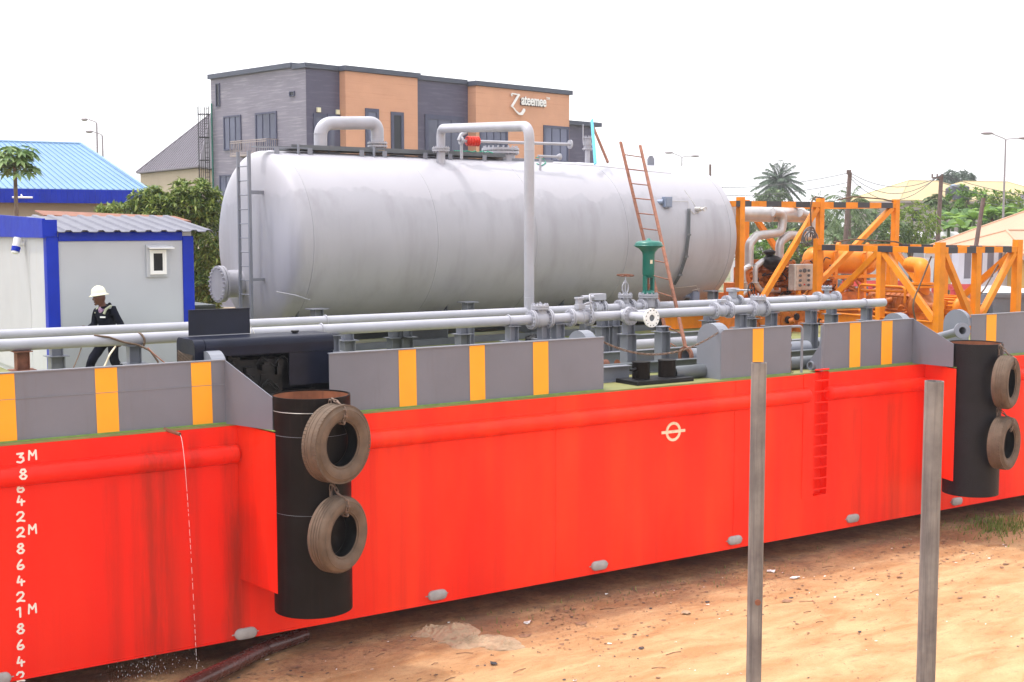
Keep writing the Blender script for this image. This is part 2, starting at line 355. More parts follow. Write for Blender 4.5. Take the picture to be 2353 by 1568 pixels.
def groundmat():
    m = bpy.data.materials.new('orange_sandy_soil'); m.use_nodes = True; t = m.node_tree; L = t.links; N = t.nodes.new
    b = t.nodes['Principled BSDF']; g = N('ShaderNodeNewGeometry'); P = g.outputs['Position']; sep = N('ShaderNodeSeparateXYZ'); L.new(P, sep.inputs[0])
    def nz(scale, d=6, r=.6, vec=None, ds=0):
        n = N('ShaderNodeTexNoise'); n.inputs['Scale'].default_value = scale; n.inputs['Detail'].default_value = d; n.inputs['Roughness'].default_value = r
        n.inputs['Distortion'].default_value = ds
        L.new(vec or P, n.inputs['Vector']); return n.outputs['Fac']
    def rng(f, a, c, lo=0., hi=1.):
        r = N('ShaderNodeMapRange'); r.inputs[1].default_value = a; r.inputs[2].default_value = c; r.inputs[3].default_value = lo; r.inputs[4].default_value = hi
        L.new(f, r.inputs[0]); return r.outputs[0]
    def ma(op, a, c):
        k = N('ShaderNodeMath'); k.operation = op
        for i, q in ((0, a), (1, c)):
            if isinstance(q, (int, float)): k.inputs[i].default_value = q
            else: L.new(q, k.inputs[i])
        return k.outputs[0]
    def mix(f, a, c):
        x = N('ShaderNodeMixRGB'); L.new(f, x.inputs[0])
        for i, q in ((1, a), (2, c)):
            if isinstance(q, tuple): x.inputs[i].default_value = (*q, 1)
            else: L.new(q, x.inputs[i])
        return x.outputs[0]
    mp = N('ShaderNodeMapping'); mp.inputs['Scale'].default_value = (1, 2.6, 1); mp.inputs['Rotation'].default_value = (0, 0, R(-18)); L.new(P, mp.inputs['Vector'])
    cur = mix(rng(nz(.8, 6, .6, mp.outputs[0], .6), .36, .66), (.39, .20, .08), (.54, .34, .17))
    cur = mix(rng(nz(3.2, 7, .7, mp.outputs[0]), .55, .72, 0, .7), cur, (.22, .10, .05))
    cur = mix(rng(nz(7, 7, .75), .60, .74, 0, .6), cur, (.56, .42, .27))
    cur = mix(rng(nz(19, 6, .85), .56, .68, 0, .6), cur, (.20, .10, .06))
    cur = mix(rng(nz(48, 4, .85), .58, .66, 0, .75), cur, (.10, .06, .045))
    cur = mix(rng(nz(38, 4, .8), .64, .72, 0, .6), cur, (.62, .50, .36))
    shaded = ma('MULTIPLY', rng(sep.outputs[1], 15.3, 16.9), rng(nz(.9, 5, .7), .34, .58))  # barge's shade painted into the sand as a broken dark brown band
    cur = mix(ma('MULTIPLY', shaded, .8), cur, (.17, .075, .045))
    grit = ma('MULTIPLY', rng(sep.outputs[1], 15.2, 16.6), rng(nz(9, 6, .8), .5, .62))
    cur = mix(ma('MULTIPLY', grit, .55), cur, (.09, .065, .035))
    far = ma('MAXIMUM', rng(sep.outputs[1], 31, 36), rng(sep.outputs[0], 60, 80))
    cur = mix(far, cur, mix(rng(nz(.12, 5), .4, .6), (.20, .17, .10), (.10, .13, .04)))
    L.new(cur, b.inputs['Base Color']); b.inputs['Roughness'].default_value = .85
    bn = N('ShaderNodeBump'); bn.inputs['Strength'].default_value = .7; bn.inputs['Distance'].default_value = .03
    L.new(nz(14, 9, .78), bn.inputs['Height']); L.new(bn.outputs[0], b.inputs['Normal'])
    return m
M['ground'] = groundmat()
def gh(x, y):
    z = GZ
    if -10 < x < 60 and -10 < y < 30:
        k = min(1, (x+10)/6, (60-x)/20, (30-y)/8, (y+10)/6)
        z += k*(.05*noise.noise(V((x*.5, y*.7, 3))) + .018*noise.noise(V((x*1.9, y*2.3, 8))) + .014*noise.noise(V((x*5, y*5, 1))) + .010*noise.noise(V((x*11, y*11, 5))))
        z += k*.10*max(0, min(1, (15.9-y)/3))
    return z
def axis_pts(segs):
    out = []
    for a, b, st in segs:
        n = max(1, round((b-a)/st)); out += [a+(b-a)*i/n for i in range(n)]
    return out+[segs[-1][1]]
xs = axis_pts([(-1500, -100, 200), (-100, -10, 15), (-10, 4, 1), (4, 26, .13), (26, 60, 1), (60, 200, 20), (200, 2200, 250)])
ys = axis_pts([(-1200, -100, 200), (-100, -10, 15), (-10, 8, 1), (8, 17.6, .11), (17.6, 30, 1), (30, 200, 20), (200, 2400, 250)])
g = MB(); W_ = len(xs)
g.add([(x, y, gh(x, y)) for y in ys for x in xs], [(j*W_+i, j*W_+i+1, (j+1)*W_+i+1, (j+1)*W_+i) for j in range(len(ys)-1) for i in range(W_-1)], True)
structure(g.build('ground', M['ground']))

# ================================================================ BARGE
XL, XR, YB = -8.0, 31.0, 31.0
barge = empty('barge', (14, 24, 0), 'long orange red steel barge hull with grey striped bulwark standing on sandy ground', 'barge')
r0, r1, rz = XA(1880, YH), XA(1912, YH), .72                     # boarding ladder recess
h = MB()
def q4(a, b, c, d): h.add([a, b, c, d], [(0, 1, 2, 3)])
q4((XL,YH,0), (r0,YH,0), (r0,YH,DZ), (XL,YH,DZ)); q4((r1,YH,0), (XR,YH,0), (XR,YH,DZ), (r1,YH,DZ)); q4((r0,YH,0), (r1,YH,0), (r1,YH,rz), (r0,YH,rz))
yr = YH+.17
q4((r0,yr,rz), (r1,yr,rz), (r1,yr,DZ), (r0,yr,DZ)); q4((r0,YH,rz), (r0,yr,rz), (r0,yr,DZ), (r0,YH,DZ)); q4((r1,yr,rz), (r1,YH,rz), (r1,YH,DZ), (r1,yr,DZ)); q4((r0,YH,rz), (r1,YH,rz), (r1,yr,rz), (r0,yr,rz))
q4((XR,YH,0), (XR,YB,0), (XR,YB,DZ), (XR,YH,DZ)); q4((XR,YB,0), (XL,YB,0), (XL,YB,DZ), (XR,YB,DZ)); q4((XL,YB,0), (XL,YH,0), (XL,YH,DZ), (XL,YB,DZ))
q4((XL,YB,0), (XR,YB,0), (XR,YH,0), (XL,YH,0))
h.box((XL, YH-.012, .0), (XR, YH-.0005, .028))                   # bottom lip
for xx in (6.72, 16.0, 12.1): h.box((xx-.012, YH-.007, .03), (xx+.012, YH-.0005, DZ-.02))   # butt weld seams
h.box((r0-.30, YH-.012, rz-.02), (r0-.003, YH-.0008, DZ-.01))
h.build('hull', M['hull'], barge)
d = MB(); d.box((XL, YH-.006, DZ-.02), (r0-.002, YB, DZ+.006)); d.box((r0-.002, yr, DZ-.02), (r1+.002, YB, DZ+.006)); d.box((r1+.002, YH-.006, DZ-.02), (XR, YB, DZ+.006))
d.build('deck', M['deck'], barge)
DZ = DZ+.006
lad = MB()
for i in range(12): z = rz+.12+i*.205; lad.cyl((r0+.002, YH-.004, z), (r1-.002, YH-.004, z), .016, n=8)
lad.build('boarding_ladder', M['hull'], barge)
rr = .135
for a, b in ((XL, XA(541, YH, 1050)), (XA(700, YH), XA(1853, YH, 915)), (XA(1906, YH, 915), XA(2121, YH, 890)), (22.1, XR)):
    m = MB(); m.cyl((a, YH, 2.635), (b, YH, 2.635), rr, n=28, caps=(0, 0)); m.ell((b, YH, 2.635), (.07, rr, rr), n=20); m.ell((a, YH, 2.635), (.07, rr, rr), n=20)
    m.build('rub_rail', M['hull'], barge)

# bulwark: panel, top bar, painted stripes
BT = 3.93; YBW = 17.07
def stripe(x0, x1, z0=DZ+.01, z1=BT-.003, Y=YBW-.003, sl=.012):
    m = MB(); m.box((x0, Y-.002, z0), (x1, Y, z1)); m.v = [p+V((sl*(1-(p.z-z0)/(z1-z0)), 0, 0)) for p in m.v]
    return m
def bulwark(x0, x1, stripes, round_l=0, round_r=0):
    pl = MB(); poly = [(x0, DZ), (x1, DZ)]
    poly += [(x1-round_r+round_r*math.cos(q), BT-round_r+round_r*math.sin(q)) for q in [PI/2*i/6 for i in range(7)]] if round_r else [(x1, BT)]
    poly += [(x0+round_l-round_l*math.sin(q), BT-round_l+round_l*math.cos(q)) for q in [PI/2*i/6 for i in range(7)]] if round_l else [(x0, BT)]
    pl.prism([(x, YBW, z) for x, z in poly], (0, .014, 0)); pnl = pl.build('bulwark_panel', M['bulwark'], barge)
    t = MB(); t.box((x0+round_l, YBW-.018, BT+.0005), (x1-round_r, YBW+.05, BT+.016)); t.build('top_rail', M['grey'], pnl)
    for a, b in stripes: stripe(XA(a, YH, 945-.078*a), XA(b, YH, 945-.078*b)).build('painted_stripe', M['orange'], pnl)
    g_ = MB(); g_.box((x0, YBW-.02, DZ-.001), (x1, YBW-.0015, DZ+.02)); g_.build('green_edge', M['deckgreen'], pnl)
    return pnl
def arch(x, side=1, depth=.6, wide=.2):                          # rounded stiffener behind a bulwark end
    y0 = YBW+.016; rad = depth/2; zc = BT+.10-rad; n = 12
    pts = [(y0, DZ), (y0+depth, DZ), (y0+depth, zc)]+[(y0+rad+rad*math.cos(q), zc+rad*math.sin(q)) for q in [PI*i/n for i in range(1, n)]]+[(y0, zc)]
    m = MB(); m.prism([(x, y, z) for y, z in pts], (.012, 0, 0))
    rim = pts[2:]; o = .012
    for (ya, za), (yb, zb) in zip(rim[:-1], rim[1:]):
        na = V((0, ya-y0-rad, za-zc)).normalized()*o; nb = V((0, yb-y0-rad, zb-zc)).normalized()*o
        A, B = V((x-wide*.5*(1-side), ya, za)), V((x-wide*.5*(1-side), yb, zb)); ex = V((wide, 0, 0))
        m.add([A, B, B+ex, A+ex, A+na, B+nb, B+nb+ex, A+na+ex], [(0,3,2,1), (4,5,6,7), (0,1,5,4), (1,2,6,5), (2,3,7,6), (3,0,4,7)])
    m.box((x-wide*.5*(1-side), y0+depth, DZ), (x-wide*.5*(1-side)+wide, y0+depth+.012, zc))
    return m.build('bracket_plate', M['grey'], barge)
e1, b2, e2, b3, e3, b4, e4, b5 = [XA(k_, YH, 945-.078*k_) for k_ in (523, 762, 1393, 1663, 1824, 1898, 2104, 2238)]
bw1 = bulwark(XL, e1, [(-190, -150), (-6, 38), (223, 274), (444, 490)])
m = MB(); m.box((XL, YBW-.0075, 3.60), (e1, YBW-.001, 3.606)); m.build('weld_seam', M['grey'], bw1)
p_ = bulwark(b2, e2, [(921, 961), (1084, 1119), (1230, 1265)])
bulwark(b3, e3, [(1735, 1760)], .05, 0)
bulwark(b4, e4, [(1958, 1983), (2031, 2056)], 0, 0)
bulwark(b5, XR, [(2272, 2295)])
arch(e1-.16, 1); arch(e2-.30, 1); arch(b3+.01, 1, .62, .24); arch(e4-.2, 1); arch(b5-.06, 1, .62, .1)
m = MB(); m.cyl((b4-.03, YBW+.0, DZ), (b4-.03, YBW+.0, BT-.02), .035, n=14); m.prism([(b4-.05, YBW+.03, DZ), (b4-.05, YBW+.42, DZ), (b4-.05, YBW+.03, DZ+.5)], (.014, 0, 0)); m.build('end_post', M['bulwark'], barge)
for cxr, hx, ex, oX, nm in ((7.39, e1, XA(548, YH, 1150), 6.855, 'a'), (21.42, e4, XA(2122, YH, 950), 20.86, 'b')):
    m = MB(); m.prism([(hx-.014, YBW-.004, DZ), (oX-.005, 16.15, DZ), (oX-.005, 16.15, 3.50), (hx-.014, YBW-.004, BT+.01)], (.014, .003, 0)); m.build('wing_plate', M['bulwark'], barge)
    m = MB(); m.prism([(ex, YH-.002, .86), (oX, 16.08, .84), (cxr, 16.35, .84), (cxr+.8, YH-.002, .86)], (0, 0, DZ-.86-.012)); bx = m.build('fender_bracket', M['hull'], barge)
    m = MB(); m.prism([(ex, YH-.008, DZ-.01), (oX-.01, 16.07, DZ-.01), (cxr, 16.34, DZ-.01), (cxr+.8, YH-.008, DZ-.01)], (0, 0, .012)); m.build('green_top', M['deckgreen'], bx)
    m = MB(); m.pipe((cxr, 16.1, .56), (cxr, 16.1, 3.51), .53, .512, 56); fp = m.build('fender_pipe', M['fender'] if nm == 'a' else M['fender2'], barge)
    m = MB(); m.cyl((cxr, 16.1, .60), (cxr, 16.1, 3.49), .5105, n=48, caps=(1, 0)); m.f = [f[::-1] for f in m.f]; m.build('rusty_lining', M['rustin'], fp)
    if nm == 'a':
        for z, t in ((3.32, .004), (1.95, .002), (3.0, .002)):
            m = MB(); m.torus((cxr, 16.1, z), (0, 0, 1), .531, t, n=48, m=6, a0=-PI, a1=PI); m.build('weld_seam', M['steel'] if z > 3.2 else M['grey'], fp)
# small overflow spout and the pipe handrail beside the boarding ladder
sp0 = AY(384, 989, YH); m = MB(); m.pipe(sp0+V((-.02, .05, .01)), sp0+V((.10, -.22, -.035)), .024, .018, 14); m.build('drain_spout', M['rust'], barge)
hx = XA(1825, YBW); hx2 = hx+.30
m = MB(); m.tube(bend([(hx-.15, YBW+.04, BT-.01), (hx2, YBW+.04, BT-.01), (hx2, YBW+.04, DZ)], .10), .025); m.build('grab_rail', M['grey'], barge)

# anodes, load line mark, draught marks
for i, (x, y) in enumerate(((-6, 1561), (564, 1455), (1004, 1367), (1376, 1299), (1687, 1241), (1958, 1191), (2197, 1152))):
    p = AY(x, y, YH); m = MB(); n = 8; w, hh = .085, .078
    def pad(k, yy): return [(p.x+w*k+hh*k*math.cos(q), yy, p.z+hh*k*math.sin(q)) for q in [-PI/2+PI*j/n for j in range(n+1)]]+[(p.x-w*k+hh*k*math.cos(q), yy, p.z+hh*k*math.sin(q)) for q in [PI/2+PI*j/n for j in range(n+1)]]
    A, B, D_ = pad(1, YH-.001), pad(1, YH-.035), pad(.86, YH-.05); k = len(A)
    m.add(A+B+D_, [(j, (j+1) % k, k+(j+1) % k, k+j) for j in range(k)]+[(k+j, k+(j+1) % k, 2*k+(j+1) % k, 2*k+j) for j in range(k)]+[list(range(2*k, 3*k))], True)
    m.box((p.x-.20, YH-.006, p.z-.007), (p.x+.20, YH-.001, p.z+.007)); m.build('anode', M['anode'], barge)
p = AY(1546.5, 992, YH); m = MB(); n = 40
for rad, zz in (): pass
vs = []
for yy in (YH-.001, YH-.012):
    for rad in (.122, .168): vs += [(p.x+rad*math.cos(2*PI*i/n), yy, p.z+rad*math.sin(2*PI*i/n)) for i in range(n)]
fs = []
for i in range(n):
    j = (i+1) % n; fs += [(2*n+i, 3*n+i, 3*n+j, 2*n+j), (n+i, n+j, 3*n+j, 3*n+i), (i, 2*n+i, 2*n+j, j)]
m.add(vs, fs); m.box((p.x-.262, YH-.016, p.z-.024), (p.x+.262, YH-.001, p.z+.024)); m.build('load_line_mark', M['ivory'], barge)
GL = {'1': [[(.05,.85),(.45,1),(.45,0)]], '2': [[(.08,.78),(.3,1),(.7,1),(.88,.78),(.75,.52),(.1,.05),(.45,.12),(.95,0)]],
      '3': [[(.1,.95),(.8,.98),(.4,.6),(.8,.52),(.85,.2),(.5,0),(.08,.1)]], '4': [[(.35,1),(.12,.38),(.95,.38)], [(.62,.62),(.62,0)]],
      '6': [[(.62,1),(.3,.7),(.12,.35),(.2,.08),(.6,0),(.88,.2),(.75,.45),(.3,.42)]],
      '8': [[(.5,.55),(.18,.75),(.35,1),(.68,1),(.82,.76),(.5,.55),(.1,.25),(.35,0),(.7,0),(.92,.25),(.5,.55)]],
      'M': [[(.05,0),(.12,1),(.5,.45),(.9,1),(.95,0)]]}
def strokes(m, ch, x, z, w, hh, Y, t=.024, th=.007):
    for line in GL[ch]:
        pts = [(x+a*w, z+b*hh) for a, b in line]
        for k, (a, b) in enumerate(zip(pts[:-1], pts[1:])):
            m.beam((a[0], Y-th*.6-.0004*(k % 2), a[1]), (b[0], Y-th*.6-.0004*(k % 2), b[1]), th, t, (0, -1, 0) if False else (b[1]-a[1], 0, a[0]-b[0]))
        for k, a in enumerate(pts): m.cyl((a[0], Y, a[1]), (a[0], Y-th*1.15-.0003*(k % 3), a[1]), t/2, n=8)
x0 = XA(38, YH)
for txt, yb in (('3M', 1063), ('8', 1101), ('6', 1131), ('4', 1161), ('2', 1198), ('2M', 1234), ('8', 1271), ('6', 1308), ('4', 1345), ('2', 1382), ('1M', 1417), ('8', 1455), ('6', 1492), ('4', 1530), ('2', 1565)):
    onrail = txt == '8' and yb == 1101; Y = YH-(rr if onrail else 0)
    z = AY(50, yb, Y).z; m = MB(); strokes(m, txt[0], XA(38, Y, yb)+(.03 if onrail else 0), z, .10, .118, Y)
    if len(txt) > 1: strokes(m, 'M', XA(38, Y, yb)+.145, z+.025, .10, .115, Y, .022)
    m.build('draught_mark', M['mark'], barge)

# ================================================================ TYRES AND CHAINS
def chain_links(m, pts, link=.115, r=.015, wide=.58):
    pts = [V(p) for p in pts]; seg = []; tot = 0
    for a, b in zip(pts[:-1], pts[1:]): seg.append((a, b, (b-a).length)); tot += (b-a).length
    pitch = link*.74; n = int(tot/pitch)
    for i in range(n):
        s = (i+.5)*pitch
        for a, b, l in seg:
            if s <= l: break
            s -= l
        p = a+(b-a)*min(1, s/l); t = (b-a).normalized(); u, w, _ = frame(t)
        sd = (u+w).normalized() if i % 2 else (u-w).normalized()
        nn = t.cross(sd); k = 12; h2 = link/2-r; w2 = link*wide/2-r; ring = []
        for j in range(k):
            q = 2*PI*j/k; ring.append(p+t*(math.cos(q)*(w2)+math.copysign(h2-w2, math.cos(q)))+sd*math.sin(q)*w2)
        vs = []
        for j, c in enumerate(ring):
            d_ = (c-p).normalized()
            vs += [c+(d_*math.cos(2*PI*e/5)+nn*math.sin(2*PI*e/5))*r for e in range(5)]
        m.add(vs, [(j*5+e, ((j+1) % k)*5+e, ((j+1) % k)*5+(e+1) % 5, j*5+(e+1) % 5) for j in range(k) for e in range(5)], True)
    return m
def tyre(c, ang, Rt, label, tread=0, wd=.30, lean=0, grp='tyres hung on the black fender pipes'):
    c = V(c); ax = V((math.cos(R(ang)), math.sin(R(ang)), lean)).normalized()
    root = empty('tyre', c, label, 'tyre', grp); Ri = Rt*.575; w = wd/2
    prof = [(Ri, -w*.62), (Ri+.02, -w*.72), (Rt*.72, -w*1.02), (Rt*.86, -w), (Rt*.945, -w*.86), (Rt*.985, -w*.72), (Rt, -w*.5), (Rt, w*.5), (Rt*.985, w*.72), (Rt*.945, w*.86), (Rt*.86, w), (Rt*.72, w*1.02), (Ri+.02, w*.72), (Ri, w*.62)]
    m = MB(); m.lathe(prof, c, ax, 56)
    m.torus(c+ax*w*.98, ax, Rt*.88, .006, n=48, m=6); m.torus(c+ax*w*.76, ax, Ri+.022, .010, n=48, m=6)
    m.build('tyre_wall', M['tyre'], root)
    m = MB(); m.lathe([(Ri+.002, w*.6), (Rt*.70, w*.8), (Rt*.86, w*.7), (Rt*.93, 0), (Rt*.86, -w*.7), (Rt*.70, -w*.8), (Ri+.002, -w*.6)], c, ax, 40); m.f = [f[::-1] for f in m.f]; m.build('inner_lining', M['tyrein'], root)
    m = MB(); u, v_, a = frame(ax); n = 64
    if tread == 0:
        for i in range(n):
            q = 2*PI*i/n
            for sgn in (-1, 1):
                o = c+(u*math.cos(q)+v_*math.sin(q))*(Rt*.985); rad = (u*math.cos(q)+v_*math.sin(q)); tg = a.cross(rad)
                m.cbox(o+a*sgn*w*.66, (.026, .05, w*.34), Matrix((rad, tg*.9, a)).transposed())
        for q in (-.25, .25): m.torus(c+a*w*q, ax, Rt+.001, .006, n=48, m=5)
    else:
        for q in (-.42, -.14, .14, .42): m.lathe([(Rt+.004, w*(q-.1)), (Rt+.009, w*(q-.08)), (Rt+.009, w*(q+.08)), (Rt+.004, w*(q+.1))], c, ax, 56)
        if tread == 2:
            for i in range(56):
                q = 2*PI*i/56; rad = (u*math.cos(q)+v_*math.sin(q)); tg = a.cross(rad)
                for sgn in (-1, 1): m.cbox(c+rad*Rt*.985+a*sgn*w*.66, (.02, .05, w*.3), Matrix((rad, tg, a)).transposed())
    m.build('tread', M['tyre'], root); return root
def tyre_chain(cyl, c, ax, Rt, z0, label):
    c = V(c); ax = V(ax).normalized(); top = c+V((0, 0, Rt)); a0 = V((cyl[0], cyl[1], z0))+V(ad(276))*.54
    m = MB(); inner = c+V((0, 0, Rt*.565))+ax*.05
    chain_links(m, [a0+V((-.03, 0, .0)), a0+V((-.035, 0, -.12)), a0+V((-.03, 0, -.26))])
    chain_links(m, [a0+V((.0, 0, .01)), top+ax*.02+V((0, 0, .035)), top+ax*.155+V((0, 0, -.05)), c+ax*.165+V((0, 0, Rt*.72)), inner+ax*.09+V((-.01, 0, -.01)), inner-ax*.02+V((-.02, 0, .0))])
    return tag(m.build('chain', M['chain'], origin=a0), label, 'chain', 'chains holding up the tyres')
def ad(a): return (math.cos(R(a)), math.sin(R(a)), 0)
for cyl, a, zc, Rt, tr, lb, cl, zt in (
    ((7.39, 16.1), 290, 2.93, .515, 0, 'worn truck tyre with toothed tread, upper of two on the near black pipe', 'rusty chain from the rim of the near black pipe down through the upper tyre', 3.49),
    ((7.39, 16.1), 296, 1.72, .50, 1, 'smooth bald truck tyre, lower of two on the near black pipe', 'rusty chain from the near black pipe to its lower smooth tyre', 2.36),
    ((21.42, 16.1), 290, 2.80, .505, 1, 'dusty tyre with straight tread grooves, upper of two on the far black pipe', 'rusty chain from the rim of the far black pipe to its upper tyre', 3.49),
    ((21.42, 16.1), 284, 1.63, .50, 2, 'block treaded tyre, lower of two on the far black pipe', 'rusty chain on the far black pipe holding the lower tyre', 2.28)):
    ax = ad(a); c = V((cyl[0], cyl[1], zc))+V(ad(273.5))*(.53+.165)
    tyre(c, a, Rt, lb, tr); tyre_chain(cyl, c, ax, Rt, zt, cl)
# chain across the gap in the bulwark, and the short one on the panel end
a = V((e2, YBW+.06, BT-.06)); b = V((b3+.02, YBW+.1, BT-.04)); m = MB(); n = 30
chain_links(m, [a+(b-a)*(i/n)-V((0, 0, .30*(1-(2*i/n-1)**2))) for i in range(n+1)], .085, .010)
tag(m.build('chain', M['chain'], origin=a), 'rusty link chain slung across the gap in the grey bulwark', 'chain')
m = MB(); chain_links(m, [(e3+.03, YBW+.04, BT-.02), (e3+.02, YBW+.03, 3.5), (e3+.035, YBW+.03, DZ+.03), (e3+.12, YBW+.02, DZ+.02)], .07, .007)
tag(m.build('chain', M['chain'], origin=(e3, YBW, DZ)), 'thin chain hanging down the edge of the single striped bulwark panel', 'chain')
# ================================================================ STORAGE TANK
TY, TZ, TR, X1, X2 = 26.6, 5.43, 1.94, 11.30, 23.78
TYAW = R(4.5); TP = V((11.2, 26.6, 0)); TRM = Matrix.Rotation(TYAW, 3, 'Z')
def TW(p): return TRM @ (V(p)-TP)+TP                              # tank frame -> world
def TF(p): return TRM.transposed() @ (V(p)-TP)+TP                 # world -> tank frame
TCAM = TF(CAM)
def TAY(dx, dy, Y): d = TRM.transposed() @ ray(dx, dy); return TCAM+d*((Y-TCAM.y)/d.y)
def TXA(dx, Y): return TAY(dx, 515, Y).x
tank = empty('storage_tank', (TP.x, TY, DZ), 'huge pale grey horizontal cylindrical tank with dished ends on the barge deck', 'storage tank', rz=TYAW)
m = MB(); m.cyl((X1, TY, TZ), (X2, TY, TZ), TR, n=120, caps=(0, 0)); m.build('shell', M['tank'], tank)
pf = [(math.sin(q), .455*(1-math.sin(q)**4.5)**(1/4.5)) for q in [PI/2*(1-k/22)**1.0 for k in range(23)]]
for x, sg in ((X1, -1), (X2, 1)):
    m = MB(); m.lathe([(r*TR, d) for r, d in pf], (x, TY, TZ), (sg, 0, 0), 96); 
    if sg > 0: m.f = [f for f in m.f]
    m.build('dished_end', M['tank'], tank)
for x, k_ in ((X1, .001), (X2, .001), (14.4, .003), (17.2, .003), (20.1, .003)): m = MB(); m.torus((x, TY, TZ), (1, 0, 0), TR-k_, .013, n=96, m=6); m.build('weld_seam', M['tank'], tank)
# saddles with posts and small cap plates
for x in (TXA(722, 24.62), TXA(1071, 24.62), 18.6, TXA(1636, 24.62)):
    m = MB(); n = 20; hw = 1.25; pts = [(TY-hw, DZ), (TY+hw, DZ), (TY+hw, TZ-1.42)]
    pts += [(TY+TR*math.sin(q), TZ-TR*math.cos(q)) for q in [.72-1.44*i/n for i in range(n+1)]]+[(TY-hw, TZ-1.42)]
    m.prism([(x-.01, a, b) for a, b in pts[:3]+pts[3:-1]+[(TY-hw, TZ-1.42)]], (.02, 0, 0))
    sd = m.build('saddle', M['dkgrey'], tank)
    m = MB(); m.ibeam((x, 24.55, DZ), (x, 24.55, 4.05), .2, .2, .012, (1, 0, 0)); m.box((x-.19, 24.40, 4.05), (x+.19, 24.72, 4.07)); m.build('saddle_post', M['grey'], sd)
m = MB(); m.box((X1-.1, TY-1.25, DZ), (X2+.1, TY-1.1, DZ+.14)); m.box((X1-.1, TY+1.1, DZ), (X2+.1, TY+1.25, DZ+.14)); m.build('base_skid', M['dkgrey'], tank)
# manhole on the near end
mc = V((10.38, 27.18, 4.50)); m = MB(); m.cyl((mc.x, mc.y, mc.z), (11.2, mc.y, mc.z), .30, n=32); 
flange(m, (mc.x+.04, mc.y, mc.z), (1, 0, 0), .40, .05, 22, .35, .016, .035); flange(m, (mc.x-.03, mc.y, mc.z), (1, 0, 0), .40, .06, 22, .35, .022, .045)
m.build('manhole', M['tank'], tank)
# welded end ladder
m = MB(); ya, yb = 26.02, 26.52; lx = 10.52
for y, w in ((ya, .06), (yb, .045)): m.box((lx-.012, y-w/2, DZ), (lx+.05, y+w/2, 7.32))
for i in range(13): z = DZ+.35+i*.30; m.cyl((lx+.02, ya, z), (lx+.02, yb, z), .012, n=8)
m.box((lx+.05, ya-.03, 6.42), (10.90, ya+.03, 6.50)); m.box((lx+.05, ya-.03, 4.6), (10.90, ya+.03, 4.66))
m.build('end_ladder', M['grey'], tank)
m = MB(); m.tube([TAY(600, 672, 25.0)+V((.35, 0, 0)), TAY(660, 680, 24.9)+V((.2, 0, 0)), TAY(700, 690, 24.85)+V((.1, 0, 0)), TAY(712, 688, 24.8)], .012, 8); m.build('bonding_cable', M['pipe'], tank)
# walkway on top
zt = TZ+TR; m = MB(); wx0, wx1, wy = 11.6, 17.4, 26.45
for y in (wy-.32, wy+.42): m.box((wx0, y, zt+.03), (wx1, y+.012, zt+.13)); m.box((wx0, y-.04, zt+.03), (wx1, y, zt+.042))
m.box((wx0, wy-.30, zt+.03), (wx1, wy+.42, zt+.045))
m.build('walkway', M['dkgrey'], tank)
m = MB(); 
for i, x in enumerate((11.2, 12.0, 13.3, 13.9, 15.0, 15.7, 16.7)):
    yy = wy-.42; zz = TZ+math.sqrt(TR**2-(yy-TY)**2); m.box((x-.055, yy, zz-.03), (x+.055, yy+.02, zt+.06)); 
    if i % 2: m.box((x-.3, yy-.02, zz-.02), (x-.27, yy+.04, zt+.14))
m.box((10.75, wy-.34, zt+.04), (12.0, wy-.15, zt+.07))
m.build_each('walkway_bracket', M['grey'], tank)
m = MB(); m.box((wx1, wy-.2, zt-.12), (wx1+1.6, wy-.19, zt+.02)); m.box((wx1, wy+.55, zt-.02), (wx1+1.9, wy+.56, zt+.08)); m.build('kick_plate', M['grey'], tank)
# breather loop
def zt_at(y): return TZ+math.sqrt(max(0, TR**2-(y-TY)**2))
a = V((TXA(739, TY), TY, 0)); b = V((TXA(869, TY), TY, 0)); L0 = zt_at(TY)
m = MB(); m.tube(bend([(a.x, TY, L0-.02), (a.x, TY, 8.02), (b.x, TY, 8.10), (b.x, TY, L0+.28)], .33, 10), .148, 28); 
flange(m, (b.x, TY, L0+.27), (0, 0, 1), .225, .04, 12, .19, .014, .025); flange(m, (b.x, TY, L0+.20), (0, 0, 1), .225, .04, 12, .19, .014, .025)
m.cyl((b.x, TY, L0-.05), (b.x, TY, L0+.2), .15, n=28, caps=(0, 0)); m.torus((a.x, TY, L0+.42), (0, 0, 1), .149, .006, n=28); m.torus((b.x, TY, 7.78), (0, 0, 1), .149, .006, n=28)
m.build('vent_loop', M['pipe'], tank)
# top manhole, relief valve, lug
x = TXA(1150, TY); m = MB(); m.cyl((x, TY, L0-.1), (x, TY, L0+.13), .36, n=40, caps=(0, 0)); flange(m, (x, TY, L0+.17), (0, 0, 1), .46, .06, 20, .41, .018, .03); flange(m, (x, TY, L0+.25), (0, 0, 1), .46, .06, 20, .41, .02, .05)
m.build('top_manhole', M['pipe'], tank)
x = TXA(1349, TY); m = MB(); m.cyl((x, TY, L0-.1), (x, TY, L0+.36), .065, n=16); flange(m, (x, TY, L0+.36), (0, 0, 1), .13, .035, 8, .10, .012, .03); m.cyl((x, TY, L0+.36), (x, TY, L0+.62), .095, n=16); flange(m, (x, TY, L0+.48), (0, 0, 1), .12, .03, 8, .10, .012, .03); flange(m, (x, TY, L0+.64), (0, 0, 1), .13, .035, 8, .10, .012, .04)
m.box((x-.16, TY-.01, L0+.5), (x-.14, TY+.01, L0+.98)); m.build('relief_valve', M['pipe'], tank)
x = TXA(1495, TY); m = MB(); m.prism([(x-.12, TY, L0-.05), (x+.12, TY, L0-.05), (x+.12, TY, L0+.17), (x+.05, TY, L0+.26), (x-.05, TY, L0+.26), (x-.12, TY, L0+.17)], (0, .03, 0)); m.build('lifting_lug', M['grey'], tank)
